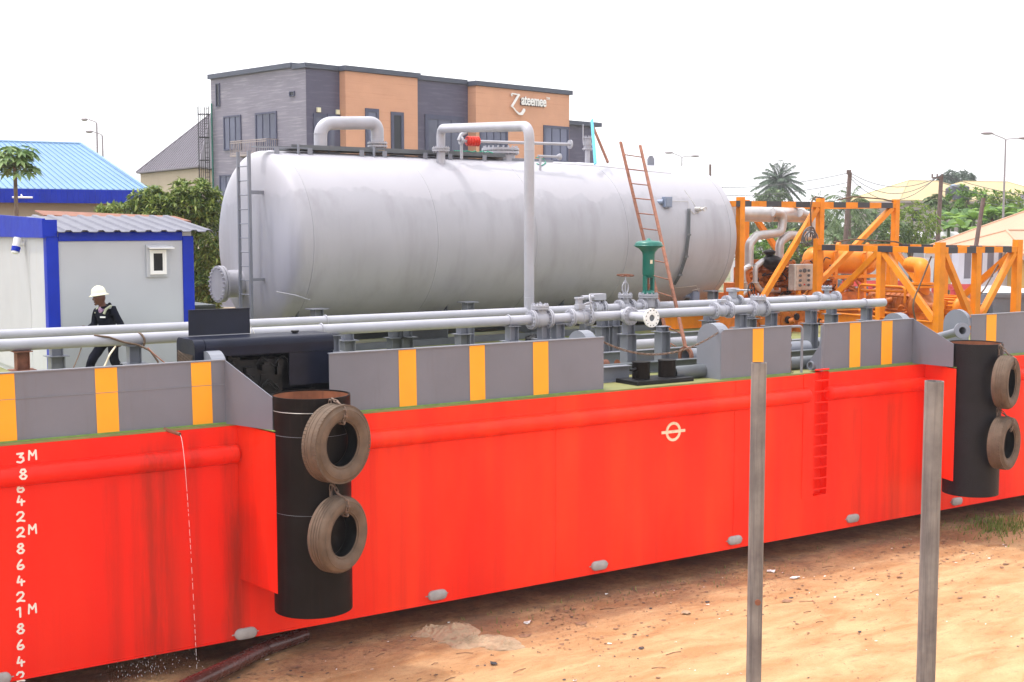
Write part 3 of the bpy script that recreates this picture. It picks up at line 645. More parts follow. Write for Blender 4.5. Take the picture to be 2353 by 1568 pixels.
# junction boxes, sample tap, conduit and bent trays: on the shell's near side
def shell(dx, dy, off=0.0):                                       # point on the tank's outer surface
    d = TRM.transposed() @ ray(dx, dy); o = TCAM; ry, rz = d.y, d.z; A = ry*ry+rz*rz; B = 2*(ry*(o.y-TY)+rz*(o.z-TZ)); Cc = (o.y-TY)**2+(o.z-TZ)**2-(TR+off)**2
    t = (-B-math.sqrt(max(0, B*B-4*A*Cc)))/(2*A); return o+d*t
def boxon(dx, dy, w, hh, dd, mt, nm):
    p = shell(dx, dy); m = MB(); m.cbox(p+V((0, -dd/2-.02, 0)), (w, dd, hh)); m.cbox(p+V((0, -dd-.025, 0)), (w*.8, .012, hh*.8)); m.cyl(p+V((-w/2-.10, .1, 0)), p+V((-w/2, -dd/2, 0)), .07, n=14); 
    m.cbox(p+V((0, .1, 0)), (w*.5, .3, hh*.5)); return m.build(nm, mt, tank, bevel=.008)
M['boxblue'] = pmat('blue_grey_box_paint', (.20, .24, .34), .4, var=.1)
boxon(1527, 465, .24, .27, .14, M['boxblue'], 'junction_box'); boxon(1590, 680, .26, .26, .14, M['boxblue'], 'junction_box')
p = shell(1600, 481); m = MB(); m.cyl(p+V((0, .1, 0)), p+V((.0, -.16, 0)), .06, n=14); m.cyl(p+V((0, -.16, 0)), p+V((0, -.26, 0)), .04, n=10); m.torus(p+V((.02, -.28, .0)), (0, 1, .3), .055, .01, n=16, m=6); m.build('sample_tap', M['steel'], tank)
m = MB(); path = [shell(1583, 480, .05), shell(1582, 540, .06), shell(1576, 590, .06), shell(1562, 632, .08), shell(1549, 655, .06)]
for o in (-.045, 0, .045): m.tube([q+V((o, 0, 0)) for q in path], .014, 6)
for q in path[1:-1]: m.cbox(q+V((0, -.015, 0)), (.15, .02, .05))
m.build('cable_tray', M['dkgrey'], tank)
m = MB(); m.tube([shell(x, y, .02) for x, y in ((1535, 462), (1581, 463), (1583, 480))], .007, 6); m.tube([shell(x, y, .03) for x, y in ((1584, 481), (1594, 492), (1606, 488), (1612, 482))], .009, 6)
m.tube([shell(x, y, .03) for x, y in ((1549, 655), (1552, 662), (1600, 657), (1606, 672))], .009, 6); m.tube([shell(x, y, .05) for x, y in ((1590, 668), (1608, 664))], .008, 6)
m.build('instrument_tubing', M['steel'], tank)
m = MB(); m.tube([shell(x, y, .01) for x, y in ((1240, 372), (1300, 377), (1380, 382), (1460, 391), (1540, 398))]+[shell(1575, 440, .01), shell(1600, 476, .02)], .007, 6); m.build('air_line', M['steel'], tank)
# cloths and rope on the walkway
m = MB(); 
for k in range(7): m.ell((13.0+random.uniform(-.5, .9), wy+random.uniform(-.2, .2), zt+.08), (random.uniform(.12, .3), .15, random.uniform(.03, .07)), 10, 6, fn=lambda q: q*(1+.25*noise.noise(q*3+V((k, 0, 0)))))
m.v = [TW(q) for q in m.v]; tag(m.build('rag_heap', M['sack'], origin=(13, wy, zt)), 'crumpled brown rags lying on the tank top walkway', 'rags')
m = MB(); rp = [(15.9+.1*i, wy-.3+.05*math.sin(i*2.1), zt+.14+.02*math.sin(i*3.3)) for i in range(12)]; m.tube(rp, .014, 6); m.tube([shell(1232, 362, .12), shell(1250, 366, .02), shell(1254, 375, .02), shell(1244, 381, .02), shell(1233, 376, .02)], .013, 6)
m.v = [TW(q) for q in m.v]; tag(m.build('rope', M['ropeg'], origin=(16, wy, zt)), 'thin green rope lying along the top of the grey tank', 'rope')
p0, p1 = AY(1360, 276, 26.9), AY(1368, 377, 26.2)
m = MB(); m.beam(p0, p1, .09, .03, (1, 0, 0)); tag(m.build('metal_bar', M['sky_plank'], origin=p1), 'light blue bar standing upright on top of the tank', 'metal bar')
p0, p1 = AY(1362, 290, 27.1), AY(1397, 374, 26.3)
m = MB(); m.beam(p0, p1, .06, .04, (1, 0, 0)); tag(m.build('metal_bar', M['rust'], origin=p1), 'dark brown bar leaning against the light blue bar on the tank top', 'metal bar')

# ================================================================ RUSTY LADDER leaning on the tank
la0, la1 = AY(1426, 327, 24.9), AY(1584, 838, 21.3); lb0, lb1 = AY(1471, 335, 24.9), AY(1584, 838, 21.3)
la0 = AY(1426, 327, 24.95); la1 = AZ(1541, 808, DZ); lb0 = AY(1471, 335, 24.75); lb1 = AZ(1584, 838, DZ)
lad = MB(); lad.beam(la0, la1, .045, .06, (1, 0, 0)); lad.beam(lb0, lb1, .045, .06, (1, 0, 0))
lo = empty('ladder', (la1+lb1)/2, 'long rusty steel ladder leaning against the side of the grey tank', 'ladder')
lad.build('rails', M['rust'], lo)
for i in range(13):
    f = .065+i*.0745; m = MB(); m.cyl(la0+(la1-la0)*f, lb0+(lb1-lb0)*f, .013, n=8); m.build('rung', M['rust'], lo)

# ================================================================ PIPELINES
FY, BY, PZ, PR = 19.3, 21.06, 4.09, .088
def XF(dx): return XA(dx, FY)
def XB(dx): return XA(dx, BY)
bpl = empty('pipeline', (14, BY, DZ), 'back grey pipeline with green control valve and riser up to the tank', 'pipeline')
fpl = empty('pipeline', (14, FY, DZ), 'front grey pipeline with flanged side branch, nearest the bulwark', 'pipeline')
def run(par, Y, x0, x1, r=PR):
    m = MB(); m.cyl((x0, Y, PZ), (x1, Y, PZ), r, n=28); m.build('pipe_run', M['pipe'], par)
run(fpl, FY, -7, XF(1229)); run(fpl, FY, XF(1254), XF(1316)); run(fpl, FY, XF(1350), XF(1648)); run(fpl, FY, XF(1672), XF(1737)); run(fpl, FY, XF(1754), XF(2036))
run(bpl, BY, -7, XB(1368)); run(bpl, BY, XB(1384), XB(1425)); run(bpl, BY, XB(1450), XB(1478)); run(bpl, BY, XB(1500), XB(1676)); run(bpl, BY, XB(1696), XB(1884)); run(bpl, BY, XB(1925), XB(1932))
for par, Y, ds in ((fpl, FY, (735, 1168, 1990)), (bpl, BY, (745, 1850))):
    for dx in ds: x = XA(dx, Y); m = MB(); m.torus((x, Y, PZ), (1, 0, 0), PR+.012, .012, n=24, m=6); m.build('pipe_clamp', M['pipe'], par)
def fl(m, x, Y, r=.165, t=.03, nb=12): flange(m, (x, Y, PZ), (1, 0, 0), r, t, nb, r*.8, .014, .022)
def check_valve(par, Y, dx0, dx1, s=1.0):
    a, b = XA(dx0, Y), XA(dx1, Y); c = (a+b)/2; m = MB()
    for x in (a, b): fl(m, x-.02, Y, .175*s); fl(m, x+.02, Y, .175*s)
    m.lathe([(.10*s, a-c), (.135*s, (a-c)*.6), (.155*s, 0), (.135*s, (b-c)*.6), (.10*s, b-c)], (c, Y, PZ), (1, 0, 0), 28)
    m.cyl((c, Y, PZ), (c, Y, PZ+.19*s), .12*s, n=24); v = m.build('check_valve', M['pipe'], par)
    m = MB(); flange(m, (c, Y, PZ+.20*s), (0, 0, 1), .165*s, .035, 12, .14*s, .014, .03); flange(m, (c, Y, PZ+.24*s), (0, 0, 1), .165*s, .035, 12, .14*s, .014, .03); m.torus((c, Y, PZ+.29*s), (1, 0, 0), .02, .007, n=12, m=6)
    m.build('valve_cover', M['pipe'], v); return v
def ball_valve(par, Y, dx0, dx1):
    a, b = XA(dx0, Y), XA(dx1, Y); c = (a+b)/2; m = MB()
    for x in (a, b): fl(m, x-.02, Y); fl(m, x+.02, Y)
    flange(m, (c+.03, Y, PZ), (1, 0, 0), .13, .03, 12, .11, .012, .02)
    m.lathe([(.09, a-c), (.10, (a-c)*.5), (.125, 0), (.10, (b-c)*.5), (.09, b-c)], (c, Y, PZ), (1, 0, 0), 24); m.cyl((c, Y, PZ), (c, Y, PZ+.17), .05, n=14)
    return m.build('ball_valve', M['pipe'], par), c
def wheel(c, ax, r, mt, par, t=.012, sp=5):
    m = MB(); m.torus(c, ax, r, t, n=32, m=8); u, w, a = frame(ax); c = V(c)
    for i in range(sp): q = 2*PI*i/sp+.3; m.cyl(c+a*t, c+(u*math.cos(q)+w*math.sin(q))*r, t*.7, n=6)
    m.cyl(c-a*.02, c+a*.03, .025, n=10); return m.build('hand_wheel', mt, par)
# front line
check_valve(fpl, FY, 1222, 1260)
v, c = ball_valve(fpl, FY, 1312, 1354); m = MB(); m.cbox((c, FY, PZ+.20), (.15, .14, .09)); m.cbox((c-.02, FY, PZ+.29), (.10, .10, .10)); m.cbox((c-.02, FY, PZ+.35), (.14, .12, .03)); m.cyl((c+.03, FY-.02, PZ+.22), (c+.17, FY-.08, PZ+.27), .02, n=10); m.build('gear_box', M['pipe'], v, bevel=.008)
wheel((c+.19, FY-.08, PZ+.27), (.75, -.65, .12), .15, M['pipe'], v)
v, c = ball_valve(fpl, FY, 1644, 1678); m = MB(); m.cbox((c, FY, PZ+.19), (.14, .12, .05)); m.build('gear_box', M['pipe'], v)
check_valve(fpl, FY, 1731, 1759, .98)
# side branch with two flanges, facing the quay
bx = 15.25; m = MB(); m.tube([(bx, FY, PZ), (bx, FY-.85, PZ)], .085, 24); m.lathe([(.085, 0), (.12, .06)], (bx, FY-.1, PZ), (0, 1, 0), 24)
flange(m, (bx, FY-.22, PZ), (0, 1, 0), .175, .03, 12, .145, .014, .03); flange(m, (bx, FY-.262, PZ), (0, 1, 0), .175, .03, 12, .145, .014, .03); br = m.build('side_branch', M['pipe'], fpl)
m = MB(); o = V((bx, FY-.86, PZ)); n = 48
m.pipe(o+V((0, .02, 0)), o+V((0, -.02, 0)), .172, .062, 48); m.torus(o+V((0, -.018, 0)), (0, 1, 0), .10, .008, n=40, m=6); m.build('open_flange', M['white'], br)
m = MB()
for i in range(12): q = 2*PI*(i+.5)/12; p = o+V((math.cos(q)*.142, -.021, math.sin(q)*.142)); m.cyl(p, p+V((0, -.0015, 0)), .0125, n=10)
m.cyl(o+V((0, -.001, 0)), o+V((0, .0, 0)), .0615, n=30); m.build('bolt_holes', M['dkgrey'], br)
# back line
v, c = ball_valve(bpl, BY, 1366, 1386); m = MB(); m.cbox((c-.02, BY, PZ+.24), (.30, .2, .13)); m.cyl((c-.45, BY-.05, PZ+.24), (c-.15, BY-.05, PZ+.24), .045, n=12); m.build('gear_box', M['pipe'], v, bevel=.01)
v, c = ball_valve(bpl, BY, 1424, 1452)
m = MB(); flange(m, (c, BY, PZ+.22), (0, 0, 1), .15, .03, 10, .125, .013, .03); flange(m, (c, BY, PZ+.26), (0, 0, 1), .15, .03, 10, .125, .013, .03); m.cyl((c, BY, PZ+.1), (c, BY, PZ+.25), .09, n=16)
for s_ in (-1, 1): m.tube([(c+s_*.03, BY, PZ+.28), (c+s_*.075, BY, PZ+.36), (c+s_*.075, BY, PZ+.45), (c+s_*.03, BY, PZ+.52)], .016, 8)
m.cyl((c, BY, PZ+.28), (c, BY, PZ+.64), .014, n=8); m.cyl((c, BY, PZ+.5), (c, BY, PZ+.55), .035, n=10); m.build('bonnet', M['pipe'], v)
wheel((c, BY, PZ+.66), (.12, .1, 1), .17, M['rust'], v)
v, c = ball_valve(bpl, BY, 1476, 1506)
m = MB(); flange(m, (c, BY, PZ+.20), (0, 0, 1), .21, .035, 12, .18, .015, .03); flange(m, (c, BY, PZ+.245), (0, 0, 1), .21, .035, 12, .18, .015, .03); m.cyl((c, BY, PZ), (c, BY, PZ+.2), .15, n=24); m.build('bonnet', M['pipe'], v)
m = MB(); zb = PZ+.27                                             # green diaphragm actuator
for s_ in (-1, 1): m.beam((c+s_*.095, BY-.01, zb), (c+s_*.10, BY-.01, zb+.36), .05, .09, (0, 1, 0))
m.lathe([(.12, 0), (.135, .04), (.12, .08), (.06, .1)], (c, BY, zb-.03), (0, 0, 1), 20)
m.lathe([(0, .33), (.10, .33), (.125, .40), (.125, .80), (.14, .86), (.20, .93), (.275, .965), (.285, .975), (.285, .985), (.31, .985), (.31, 1.0), (.285, 1.0), (.285, 1.02), (.27, 1.06), (.22, 1.085), (.06, 1.10), (.03, 1.14), (0, 1.15)], (c, BY, zb), (0, 0, 1), 40)
ac = m.build('control_actuator', M['green'], v)
m = MB(); m.cyl((c, BY, zb), (c, BY, zb+.34), .02, n=10); m.cyl((c, BY, zb+.12), (c, BY, zb+.2), .04, n=10); m.build('valve_stem', M['rust'], ac)
m = MB(); m.cbox((c-.03, BY-.128, zb+.66), (.06, .008, .08)); m.build('name_plate', M['ivory'], ac)
v, c = ball_valve(bpl, BY, 1672, 1700); m = MB(); m.cyl((c, BY, PZ+.1), (c, BY, PZ+.3), .09, n=16); m.cbox((c, BY, PZ+.28), (.22, .2, .08)); m.cyl((c, BY, PZ+.28), (c+.06, BY-.5, PZ+.29), .02, n=8); m.build('bonnet', M['pipe'], v, bevel=.01)
wheel((c+.07, BY-.5, PZ+.29), (.35, -.93, 0), .16, M['black'], v)
v, c = ball_valve(bpl, BY, 1882, 1924); m = MB(); m.cyl((c, BY, PZ+.1), (c, BY, PZ+.26), .06, n=16); flange(m, (c, BY, PZ+.21), (0, 0, 1), .12, .03, 8, .1, .012, .02); flange(m, (c, BY, PZ+.27), (0, 0, 1), .12, .03, 8, .1, .012, .02); m.build('bonnet', M['pipe'], v)
# riser to the tank top
rx = XB(1216); m = MB(); tx, ty = TW((TXA(1014, 25.8), 25.8, 0)).xy
m.tube(bend([(rx, BY, PZ), (rx, BY, 7.68), (tx, ty, 7.98), (tx, ty, 7.55)], .30, 12), .10, 28); m.tube([(tx, ty, 7.6), (tx, ty, zt_at(25.8)-.05)], .10, 24)
m.torus((rx, BY, 7.22), (0, 0, 1), .101, .005, n=28); m.torus((rx, BY, PZ+.28), (0, 0, 1), .101, .005, n=28)
flange(m, (tx, ty, 7.53), (0, 0, 1), .20, .035, 12, .17, .013, .03); flange(m, (tx, ty, 7.48), (0, 0, 1), .20, .035, 12, .17, .013, .03)
m.build('riser_pipe', M['pipe'], bpl)
# thin vent line with red flame arrester, fixed to the tank top
p = [AY(1066, 352, 26.2)]; vp = empty('vent_line', p[0], 'thin grey vent pipe with red ribbed valve and end flange above the tank', 'vent pipe')
a = AY(1062, 324, 26.2); b = AY(1310, 332, 26.2)
m = MB(); m.tube(bend([V((a.x-.02, a.y, 7.3)), V((a.x-.02, a.y, a.z)), V((a.x+.3, a.y, a.z)), b], .06), .036, 14); m.tube([(a.x+.1, a.y, a.z+.2), (a.x-.02, a.y, a.z+.14), (a.x-.09, a.y, a.z)], [.05, .05, .05], 10); m.torus((a.x-.03, a.y, a.z), (1, 0, 0), .08, .03, n=20, m=8)
m.build('pipe_run', M['pipe'], vp)
m = MB(); flange(m, b, (1, 0, 0), .11, .03, 8, .085, .01, .01); m.build('end_flange', M['pipe'], vp)
m = MB(); a2 = a+V((.12, 0, 0)); m.cyl(a2, a2+V((.33, 0, 0)), .09, n=12)
for k in range(5): 
    m.torus(a2+V((.03+.07*k, 0, 0)), (1, 0, 0), .105, .018, n=10, m=4)
m.build('red_arrester', M['redvalve'], vp)
for dx, dy, yy in ((1270, 359, 25.9), (1286, 360, 26.0)):
    pass
q = TAY(1262, 360, 25.6); m = MB(); m.cyl(q+V((-.35, 0, 0)), q+V((.28, 0, 0)), .03, n=12); m.lathe([(.03, 0), (.05, .02), (.085, .09), (.085, .10)], q+V((.24, 0, 0)), (1, 0, 0), 18); m.box((q.x-.3, q.y-.02, q.z-.35), (q.x-.26, q.y+.02, q.z)); m.build('stub_nozzle', M['pipe'], tank)
# supports: I section stub on a heavier column with a cap plate
def support(x, Y, par, mt='grey', wlo=.22, zt_=None, zsplit=3.72):
    zt_ = PZ-PR-.004 if zt_ is None else zt_; m = MB()
    m.box((x-.13, Y-.11, zt_-.012), (x+.13, Y+.11, zt_)); m.ibeam((x, Y, zsplit+.012), (x, Y, zt_-.012), .17, .18, .01, (1, 0, 0))
    m.box((x-.17, Y-.15, zsplit), (x+.17, Y+.15, zsplit+.012)); m.ibeam((x, Y, DZ), (x, Y, zsplit), wlo, wlo, .014, (1, 0, 0)); m.box((x-.16, Y-.16, DZ), (x+.16, Y+.16, DZ+.014))
    return m.build('support_post', M[mt], par)
for dx in (300, 760, 1176, 1283, 1446, 1706, 1776, 1868, 1996): support(XF(dx), FY, fpl)
support(XF(40), FY, fpl, 'rust')
support(XF(1250)-.0, FY, fpl)
for dx in (120, 795, 905, 930, 1062, 1386, 1412, 1632, 1726, 1915): support(XB(dx), BY, bpl, 'grey' if dx not in (905, 930) else 'dkgrey')
support(XF(1548), FY+.3, fpl, zt_=PZ-.28, zsplit=3.70)
# ================================================================ PORTABLE CABIN
cx0, cx1, cy0, cz = 5.54, 8.07, 22.4, 5.69
cab = empty('site_cabin', (6.8, 25, DZ), 'portable cabin with pale grey panels, bright blue frame and corrugated roof', 'cabin')
m = MB(); m.box((cx0+.03, cy0+.03, DZ), (cx1-.03, 29, cz)); m.build('end_wall', M['cabin'], cab)
m = MB(); m.box((cx0+.012, cy0+.2, DZ+.1), (cx0+.029, 28.9, cz-.12)); m.box((cx0+.008, 23.62, DZ+.1), (cx0+.012, 23.65, cz-.12)); m.build('side_wall', M['cabinl'], cab)
m = MB()
m.box((cx0, cy0, DZ), (cx0+.2, cy0+.2, cz-.1)); m.box((cx1-.2, cy0, DZ), (cx1, cy0+.2, cz-.1)); m.box((cx0+.2, cy0-.004, cz-.18), (cx1-.2, cy0+.1, cz-.02)); m.box((cx1-.2, cy0+.2, DZ), (cx1, 29, cz-.1)); m.box((cx0+.2, cy0, DZ), (cx1-.2, cy0+.08, DZ+.16))
m.build('blue_frame', M['blue'], cab, bevel=.012)
m = MB(); m.prism([(cx0-.06, cy0-.02, cz-.12), (cx0-.06, 29, cz-.14), (cx0-.06, 29, cz+.36), (cx0-.06, cy0-.02, cz+.20)], (.05, 0, 0)); m.box((cx0-.01, cy0-.02, cz-.10), (cx0+.18, cy0+.04, cz+.18)); m.build('fascia', M['blue'], cab)
m = MB(); xs_ = []; x = cx0+.17; pitch = .27
prof = []
while x < cx1+.15: prof += [(x, 0), (x+.10, 0), (x+.125, .030), (x+.20, .030), (x+.235, 0)]; x += pitch
def rf(x, t, k): return V((x+t*.05, cy0-.14+t*2.45, cz-.02+t*.27+k))
n = len(prof); vs = [rf(a, 0, b) for a, b in prof]+[rf(a, 1, b) for a, b in prof]; vs += [v-V((0, 0, .012)) for v in vs]
m.add(vs, [(i, i+1, n+i+1, n+i) for i in range(n-1)]+[(2*n+i, 3*n+i, 3*n+i+1, 2*n+i+1) for i in range(n-1)]+[(i, 2*n+i, 2*n+i+1, i+1) for i in range(n-1)]+[(n+i, n+i+1, 3*n+i+1, 3*n+i) for i in range(n-1)])
m.build('corrugated_roof', M['roofgrey'], cab)
m = MB(); m.prism([(6.2, 25.2, 5.97), (8.75, 24.4, 5.86), (8.75, 24.4, 5.78), (6.2, 25.2, 5.95)], (.2, 1.5, .1)); m.build('rusty_roof_sheet', M['rust'], cab)
a, b = AY(337, 637, cy0), AY(384, 563, cy0); m = MB()
m.box((a.x, cy0-.012, a.z), (b.x, cy0+.029, b.z)); w = m.build('window', M['cabin'], cab)
a2, b2 = AY(344, 631, cy0), AY(380, 574, cy0); m = MB(); t = .035
for (p, q) in (((a2.x, a2.z), (b2.x, a2.z+t)), ((a2.x, b2.z-t), (b2.x, b2.z)), ((a2.x, a2.z+t), (a2.x+t, b2.z-t)), ((b2.x-t, a2.z+t), (b2.x, b2.z-t))): m.box((p[0], cy0-.05, p[1]), (q[0], cy0-.0125, q[1]))
t2 = .062
for (p, q) in (((a2.x+t, a2.z+t), (b2.x-t, a2.z+t2)), ((a2.x+t, b2.z-t2), (b2.x-t, b2.z-t)), ((a2.x+t, a2.z+t2), (a2.x+t2, b2.z-t2)), ((b2.x-t2, a2.z+t2), (b2.x-t, b2.z-t2))): m.box((p[0], cy0-.04, p[1]), (q[0], cy0-.0125, q[1]))
m.build('window_frame', M['white'], w)
m = MB(); m.box((a2.x+t2, cy0-.022, a2.z+t2), (b2.x-t2, cy0-.0125, b2.z-t2)); m.build('pane', M['black'], w)
m = MB(); m.prism([(a.x+.02, cy0-.012, b.z-.02), (a.x+.02, cy0-.16, b.z-.05), (a.x+.02, cy0-.16, b.z-.065), (a.x+.02, cy0-.012, b.z-.04)], (b.x-a.x+.06, 0, 0)); m.build('rain_hood', M['white'], w)
m = MB(); p = V((cx0-.02, 23.9, 5.45)); m.cyl(p, p+V((-.1, -.02, .02)), .05, n=14); m.cyl(p+V((-.08, 0, .10)), p+V((-.16, -.05, -.16)), .075, .06, n=18); al = m.build('wall_lamp', M['white'], cab)
m = MB(); m.cyl(p+V((-.125, -.03, -.05)), p+V((-.15, -.045, -.13)), .078, .072, n=18); m.build('blue_band', M['blue'], al)
m = MB(); m.box((cx1, cy0+.3, 4.6), (cx1+.10, cy0+.5, 4.68)); m.build('flood_light', M['white'], cab)
m = MB(); a = AY(447, 702, 29); b = AY(492, 700, 29); m.prism([(a.x-1.5, 29, DZ), (b.x+.35, 29, DZ), (b.x, 29.0, b.z), (a.x-1.5, 29.0, a.z)], (0, 1.3, 0)); m.prism([(b.x-2.4, 28.99, b.z-.05), (b.x+.02, 28.99, b.z-.05), (b.x+.02, 28.99, b.z), (b.x-2.4, 28.99, b.z)], (0, -.05, 0))
tag(m.build('skip_bin', M['dkgrey'], origin=(a.x, 29.5, DZ)), 'dark grey sloping steel bin behind the cabin, left of the tank manhole', 'bin')

# ================================================================ GENERATOR
gx0, gx1, gy0, gy1, gzt = 6.27, 8.39, 17.45, 18.2, 4.19
gen = empty('generator', (7.3, 17.8, DZ), 'dark navy engine generator with its lid propped open, behind the wing plate', 'generator')
n = 6; rr_ = .11; pr = [(gy0, 3.95)]+[(gy0+rr_-rr_*math.cos(q), gzt-rr_+rr_*math.sin(q)) for q in [PI/2*i/n for i in range(n+1)]]+[(gy1-rr_+rr_*math.sin(q), gzt-rr_+rr_*math.cos(q)) for q in [PI/2*i/n for i in range(n+1)]]+[(gy1, 3.95)]
m = MB(); m.prism([(gx0+.16, y, z) for y, z in pr], (gx1-gx0-.16, 0, 0)); m.build('canopy', M['navy'], gen, bevel=.02)
m = MB(); m.prism([(gx0, y+(.01 if y < gy0+.3 else 0), z) for y, z in [(gy0, 3.2)]+pr[1:-1]+[(gy1, 3.2)]], (.155, 0, 0)); m.build('radiator_cowl', M['navy'], gen, bevel=.015)
m = MB()
for i in range(16):
    z = 3.25+i*.042
    m.beam((gx0-.006, gy0+.07, z), (gx0-.006, gy1-.07, z+.12), .006, .012, (0, 0, 1))
for i in range(18):
    y = gy0+.08+i*.035; m.beam((gx0-.012, y, 3.22), (gx0-.012, y, 3.98), .004, .007, (0, 1, 0))
m.build('radiator_grille', M['chain'], gen)
m = MB(); m.box((gx0-.003, gy0+.06, 3.22), (gx0-.001, gy1-.06, 3.98)); m.build('grille_back', M['black'], gen)
m = MB(); m.box((7.68, gy0+.012, 3.47), (gx1-.01, gy0+.03, 3.945)); m.box((gx1-.03, gy0+.031, 3.3), (gx1-.001, gy1, 3.945)); m.box((gx0+.16, gy0+.02, 3.6), (6.72, gy0+.035, 3.945)); m.box((gx0+.16, gy1-.03, 3.3), (gx1-.031, gy1-.01, 3.945))
m.build('side_panel', M['navy'], gen)
m = MB(); m.box((gx0+.16, gy0+.05, 3.2), (gx1, gy1-.05, 3.32)); m.box((gx0+.1, gy0+.1, DZ+.05), (gx1, gy0+.2, 3.2)); m.box((gx0+.1, gy1-.2, DZ+.05), (gx1, gy1-.1, 3.2))
for x in (6.9, 7.9): m.cyl((x, gy0+.02, DZ+.12), (x, gy0+.12, DZ+.12), .12, n=20)
m.build('base_frame', M['black'], gen)
m = MB(); random.seed(3)
m.cbox((7.2, 17.85, 3.6), (.9, .4, .5)); m.cyl((6.85, 17.58, 3.7), (6.85, 17.68, 3.7), .13, n=18); m.cyl((7.1, 17.55, 3.52), (7.1, 17.68, 3.52), .09, n=18)
for i in range(16): p = V((random.uniform(6.8, 7.6), random.uniform(17.55, 17.7), random.uniform(3.4, 3.85))); m.cbox(p, (random.uniform(.04, .14), .1, random.uniform(.04, .2)))
for i in range(6): a = V((random.uniform(6.8, 7.6), 17.56, random.uniform(3.4, 3.8))); m.tube(bend([a, a+V((.1, -.02, .12)), a+V((.28, 0, -.05))], .05), .012, 6)
m.build('engine', M['black'], gen)
m = MB(); m.cyl((6.95, 17.52, 3.62), (7.0, 17.52, 3.66), .045, n=12); m.box((6.85, 17.5, 3.52), (6.98, 17.54, 3.56)); m.build('filter', M['engine'], gen)
m = MB(); ly = gy1-.03; xa, xb = XA(428, ly), XA(571, ly); m.prism([(xa, ly, gzt+.004), (xb, ly, gzt+.004), (xb+.01, ly+.05, gzt+.36), (xa+.02, ly+.05, gzt+.36)], (0, .012, 0)); m.box((xa+.02, ly+.03, gzt+.361), (xb+.01, ly+.07, gzt+.375)); m.build('open_lid', M['navy'], gen)
m = MB(); m.tube([(xb-.03, ly-.08, gzt), (xb-.01, ly-.02, gzt+.13), (xb+.03, ly-.08, gzt)], .008, 6); m.build('lid_stay', M['steel'], gen)
m = MB(); x = XA(671, 17.9); m.cyl((x, 17.85, gzt), (x, 17.85, gzt+.02), .045, n=16); m.cyl((x, 17.85, gzt+.02), (x, 17.85, gzt+.04), .06, n=16); m.build('filler_cap', M['black'], gen)

# ================================================================ BOLLARD, DECK BEAMS AND LOOSE PIPES
bo = empty('mooring_bollard', (14.55, 17.5, DZ), 'black twin post mooring bollard at the deck edge under the slung chain', 'bollard')
m = MB(); m.box((13.93, 17.2, DZ), (15.2, 17.8, DZ+.075)); m.build('base_plate', M['black'], bo, bevel=.01)
for x in (XA(1476, 17.5), XA(1536, 17.5)):
    m = MB(); m.cyl((x, 17.5, DZ+.075), (x, 17.5, DZ+.36), .155, n=32); m.cyl((x, 17.5, DZ+.36), (x, 17.5, DZ+.375), .165, n=32); m.build('bollard_post', M['fender'], bo)
m = MB(); x = XA(1476, 17.5); m.cyl((x-.15, 17.45, DZ+.26), (x-.30, 17.42, DZ+.25), .022, n=10); m.build('cross_pin', M['black'], bo)
def deckbeam(x0, x1, Y, h_, mt, label, w=.18):
    m = MB(); m.ibeam((x0, Y, DZ+h_/2), (x1, Y, DZ+h_/2), w, h_, .014, (0, 0, 1)); tag(m.build('steel_beam', M[mt], origin=((x0+x1)/2, Y, DZ)), label, 'steel beam', 'steel beams lying on the barge deck')
deckbeam(8.8, 21.5, 22.9, .26, 'grey', 'long grey steel beam on the deck between the pipelines and the tank')
deckbeam(13.4, 23.5, 20.15, .25, 'grey', 'grey steel beam on the deck beneath the pipelines')
deckbeam(9.4, XA(1452, 17.9), 17.95, .27, 'grey', 'grey steel beam ending beside the black bollard')
deckbeam(12.5, 20.8, 18.7, .20, 'dkgrey', 'dark steel beam on the deck just in front of the pipelines')
m = MB(); m.ibeam((12.9, 18.0, DZ+.40), (12.9, 20.0, DZ+.40), .14, .16, .012, (0, 0, 1)); tag(m.build('steel_beam', M['rust'], origin=(12.9, 19, DZ)), 'short rusty beam lying across the deck beams', 'steel beam', 'steel beams lying on the barge deck')
def loose(x0, x1, Y, r, mt, label, fl_=0, ri=None):
    c = V((x0, Y, DZ+r+(.06 if fl_ else 0))); o = empty('loose_pipe', ((x0+x1)/2, Y, DZ), label, 'pipe', 'loose pipes lying on the barge deck')
    m = MB(); m.pipe(c, (x1, Y, c.z), r, ri or r*.85, 32); m.build('barrel', M[mt], o)
    m = MB(); m.cyl(c+V((.25, 0, 0)), c+V((.26, 0, 0)), r*.845, n=24); m.build('rusty_bore', M['rustin'], o)
    if fl_: m = MB(); m.pipe(c+V((-.03, 0, 0)), c+V((.02, 0, 0)), r*1.32, r*.86, 36); m.build('pipe_flange', M['rust'], o); m = MB(); m.pipe(c+V((.025, 0, 0)), c+V((.05, 0, 0)), r*1.3, r*1.01, 36); m.build('backing_flange', M['grey'], o)
loose(XA(1580, 18.95), 19.8, 18.95, .15, 'grey', 'large grey pipe with a flanged rusty end, left of the single striped panel', 1)
loose(XA(1550, 17.55), XA(1900, 17.55), 17.55, .12, 'dkgrey', 'dark weathered pipe lying along the deck edge behind the single striped panel')
loose(XA(1868, 17.3), 20.4, 17.3, .085, 'grey', 'small open ended pipe beside the boarding ladder top', 0, .062)
loose(XA(1878, 20), 24, 20.0, .14, 'grey', 'open grey pipe under the right end of the pipelines')
loose(XA(1392, 19.2), 14.6, 19.15, .12, 'rust', 'brown pipe behind the right end of the long striped bulwark')
loose(17.2, 20.5, 21.9, .13, 'pipe', 'pale grey pipe lying behind the leaning rusty ladder')
a, b = V((22.15, 17.55, 3.47)), V((21.68, 16.6, 3.69)); o = empty('flanged_pipe', a, 'short grey flanged pipe resting on the rim of the far black pipe', 'pipe')
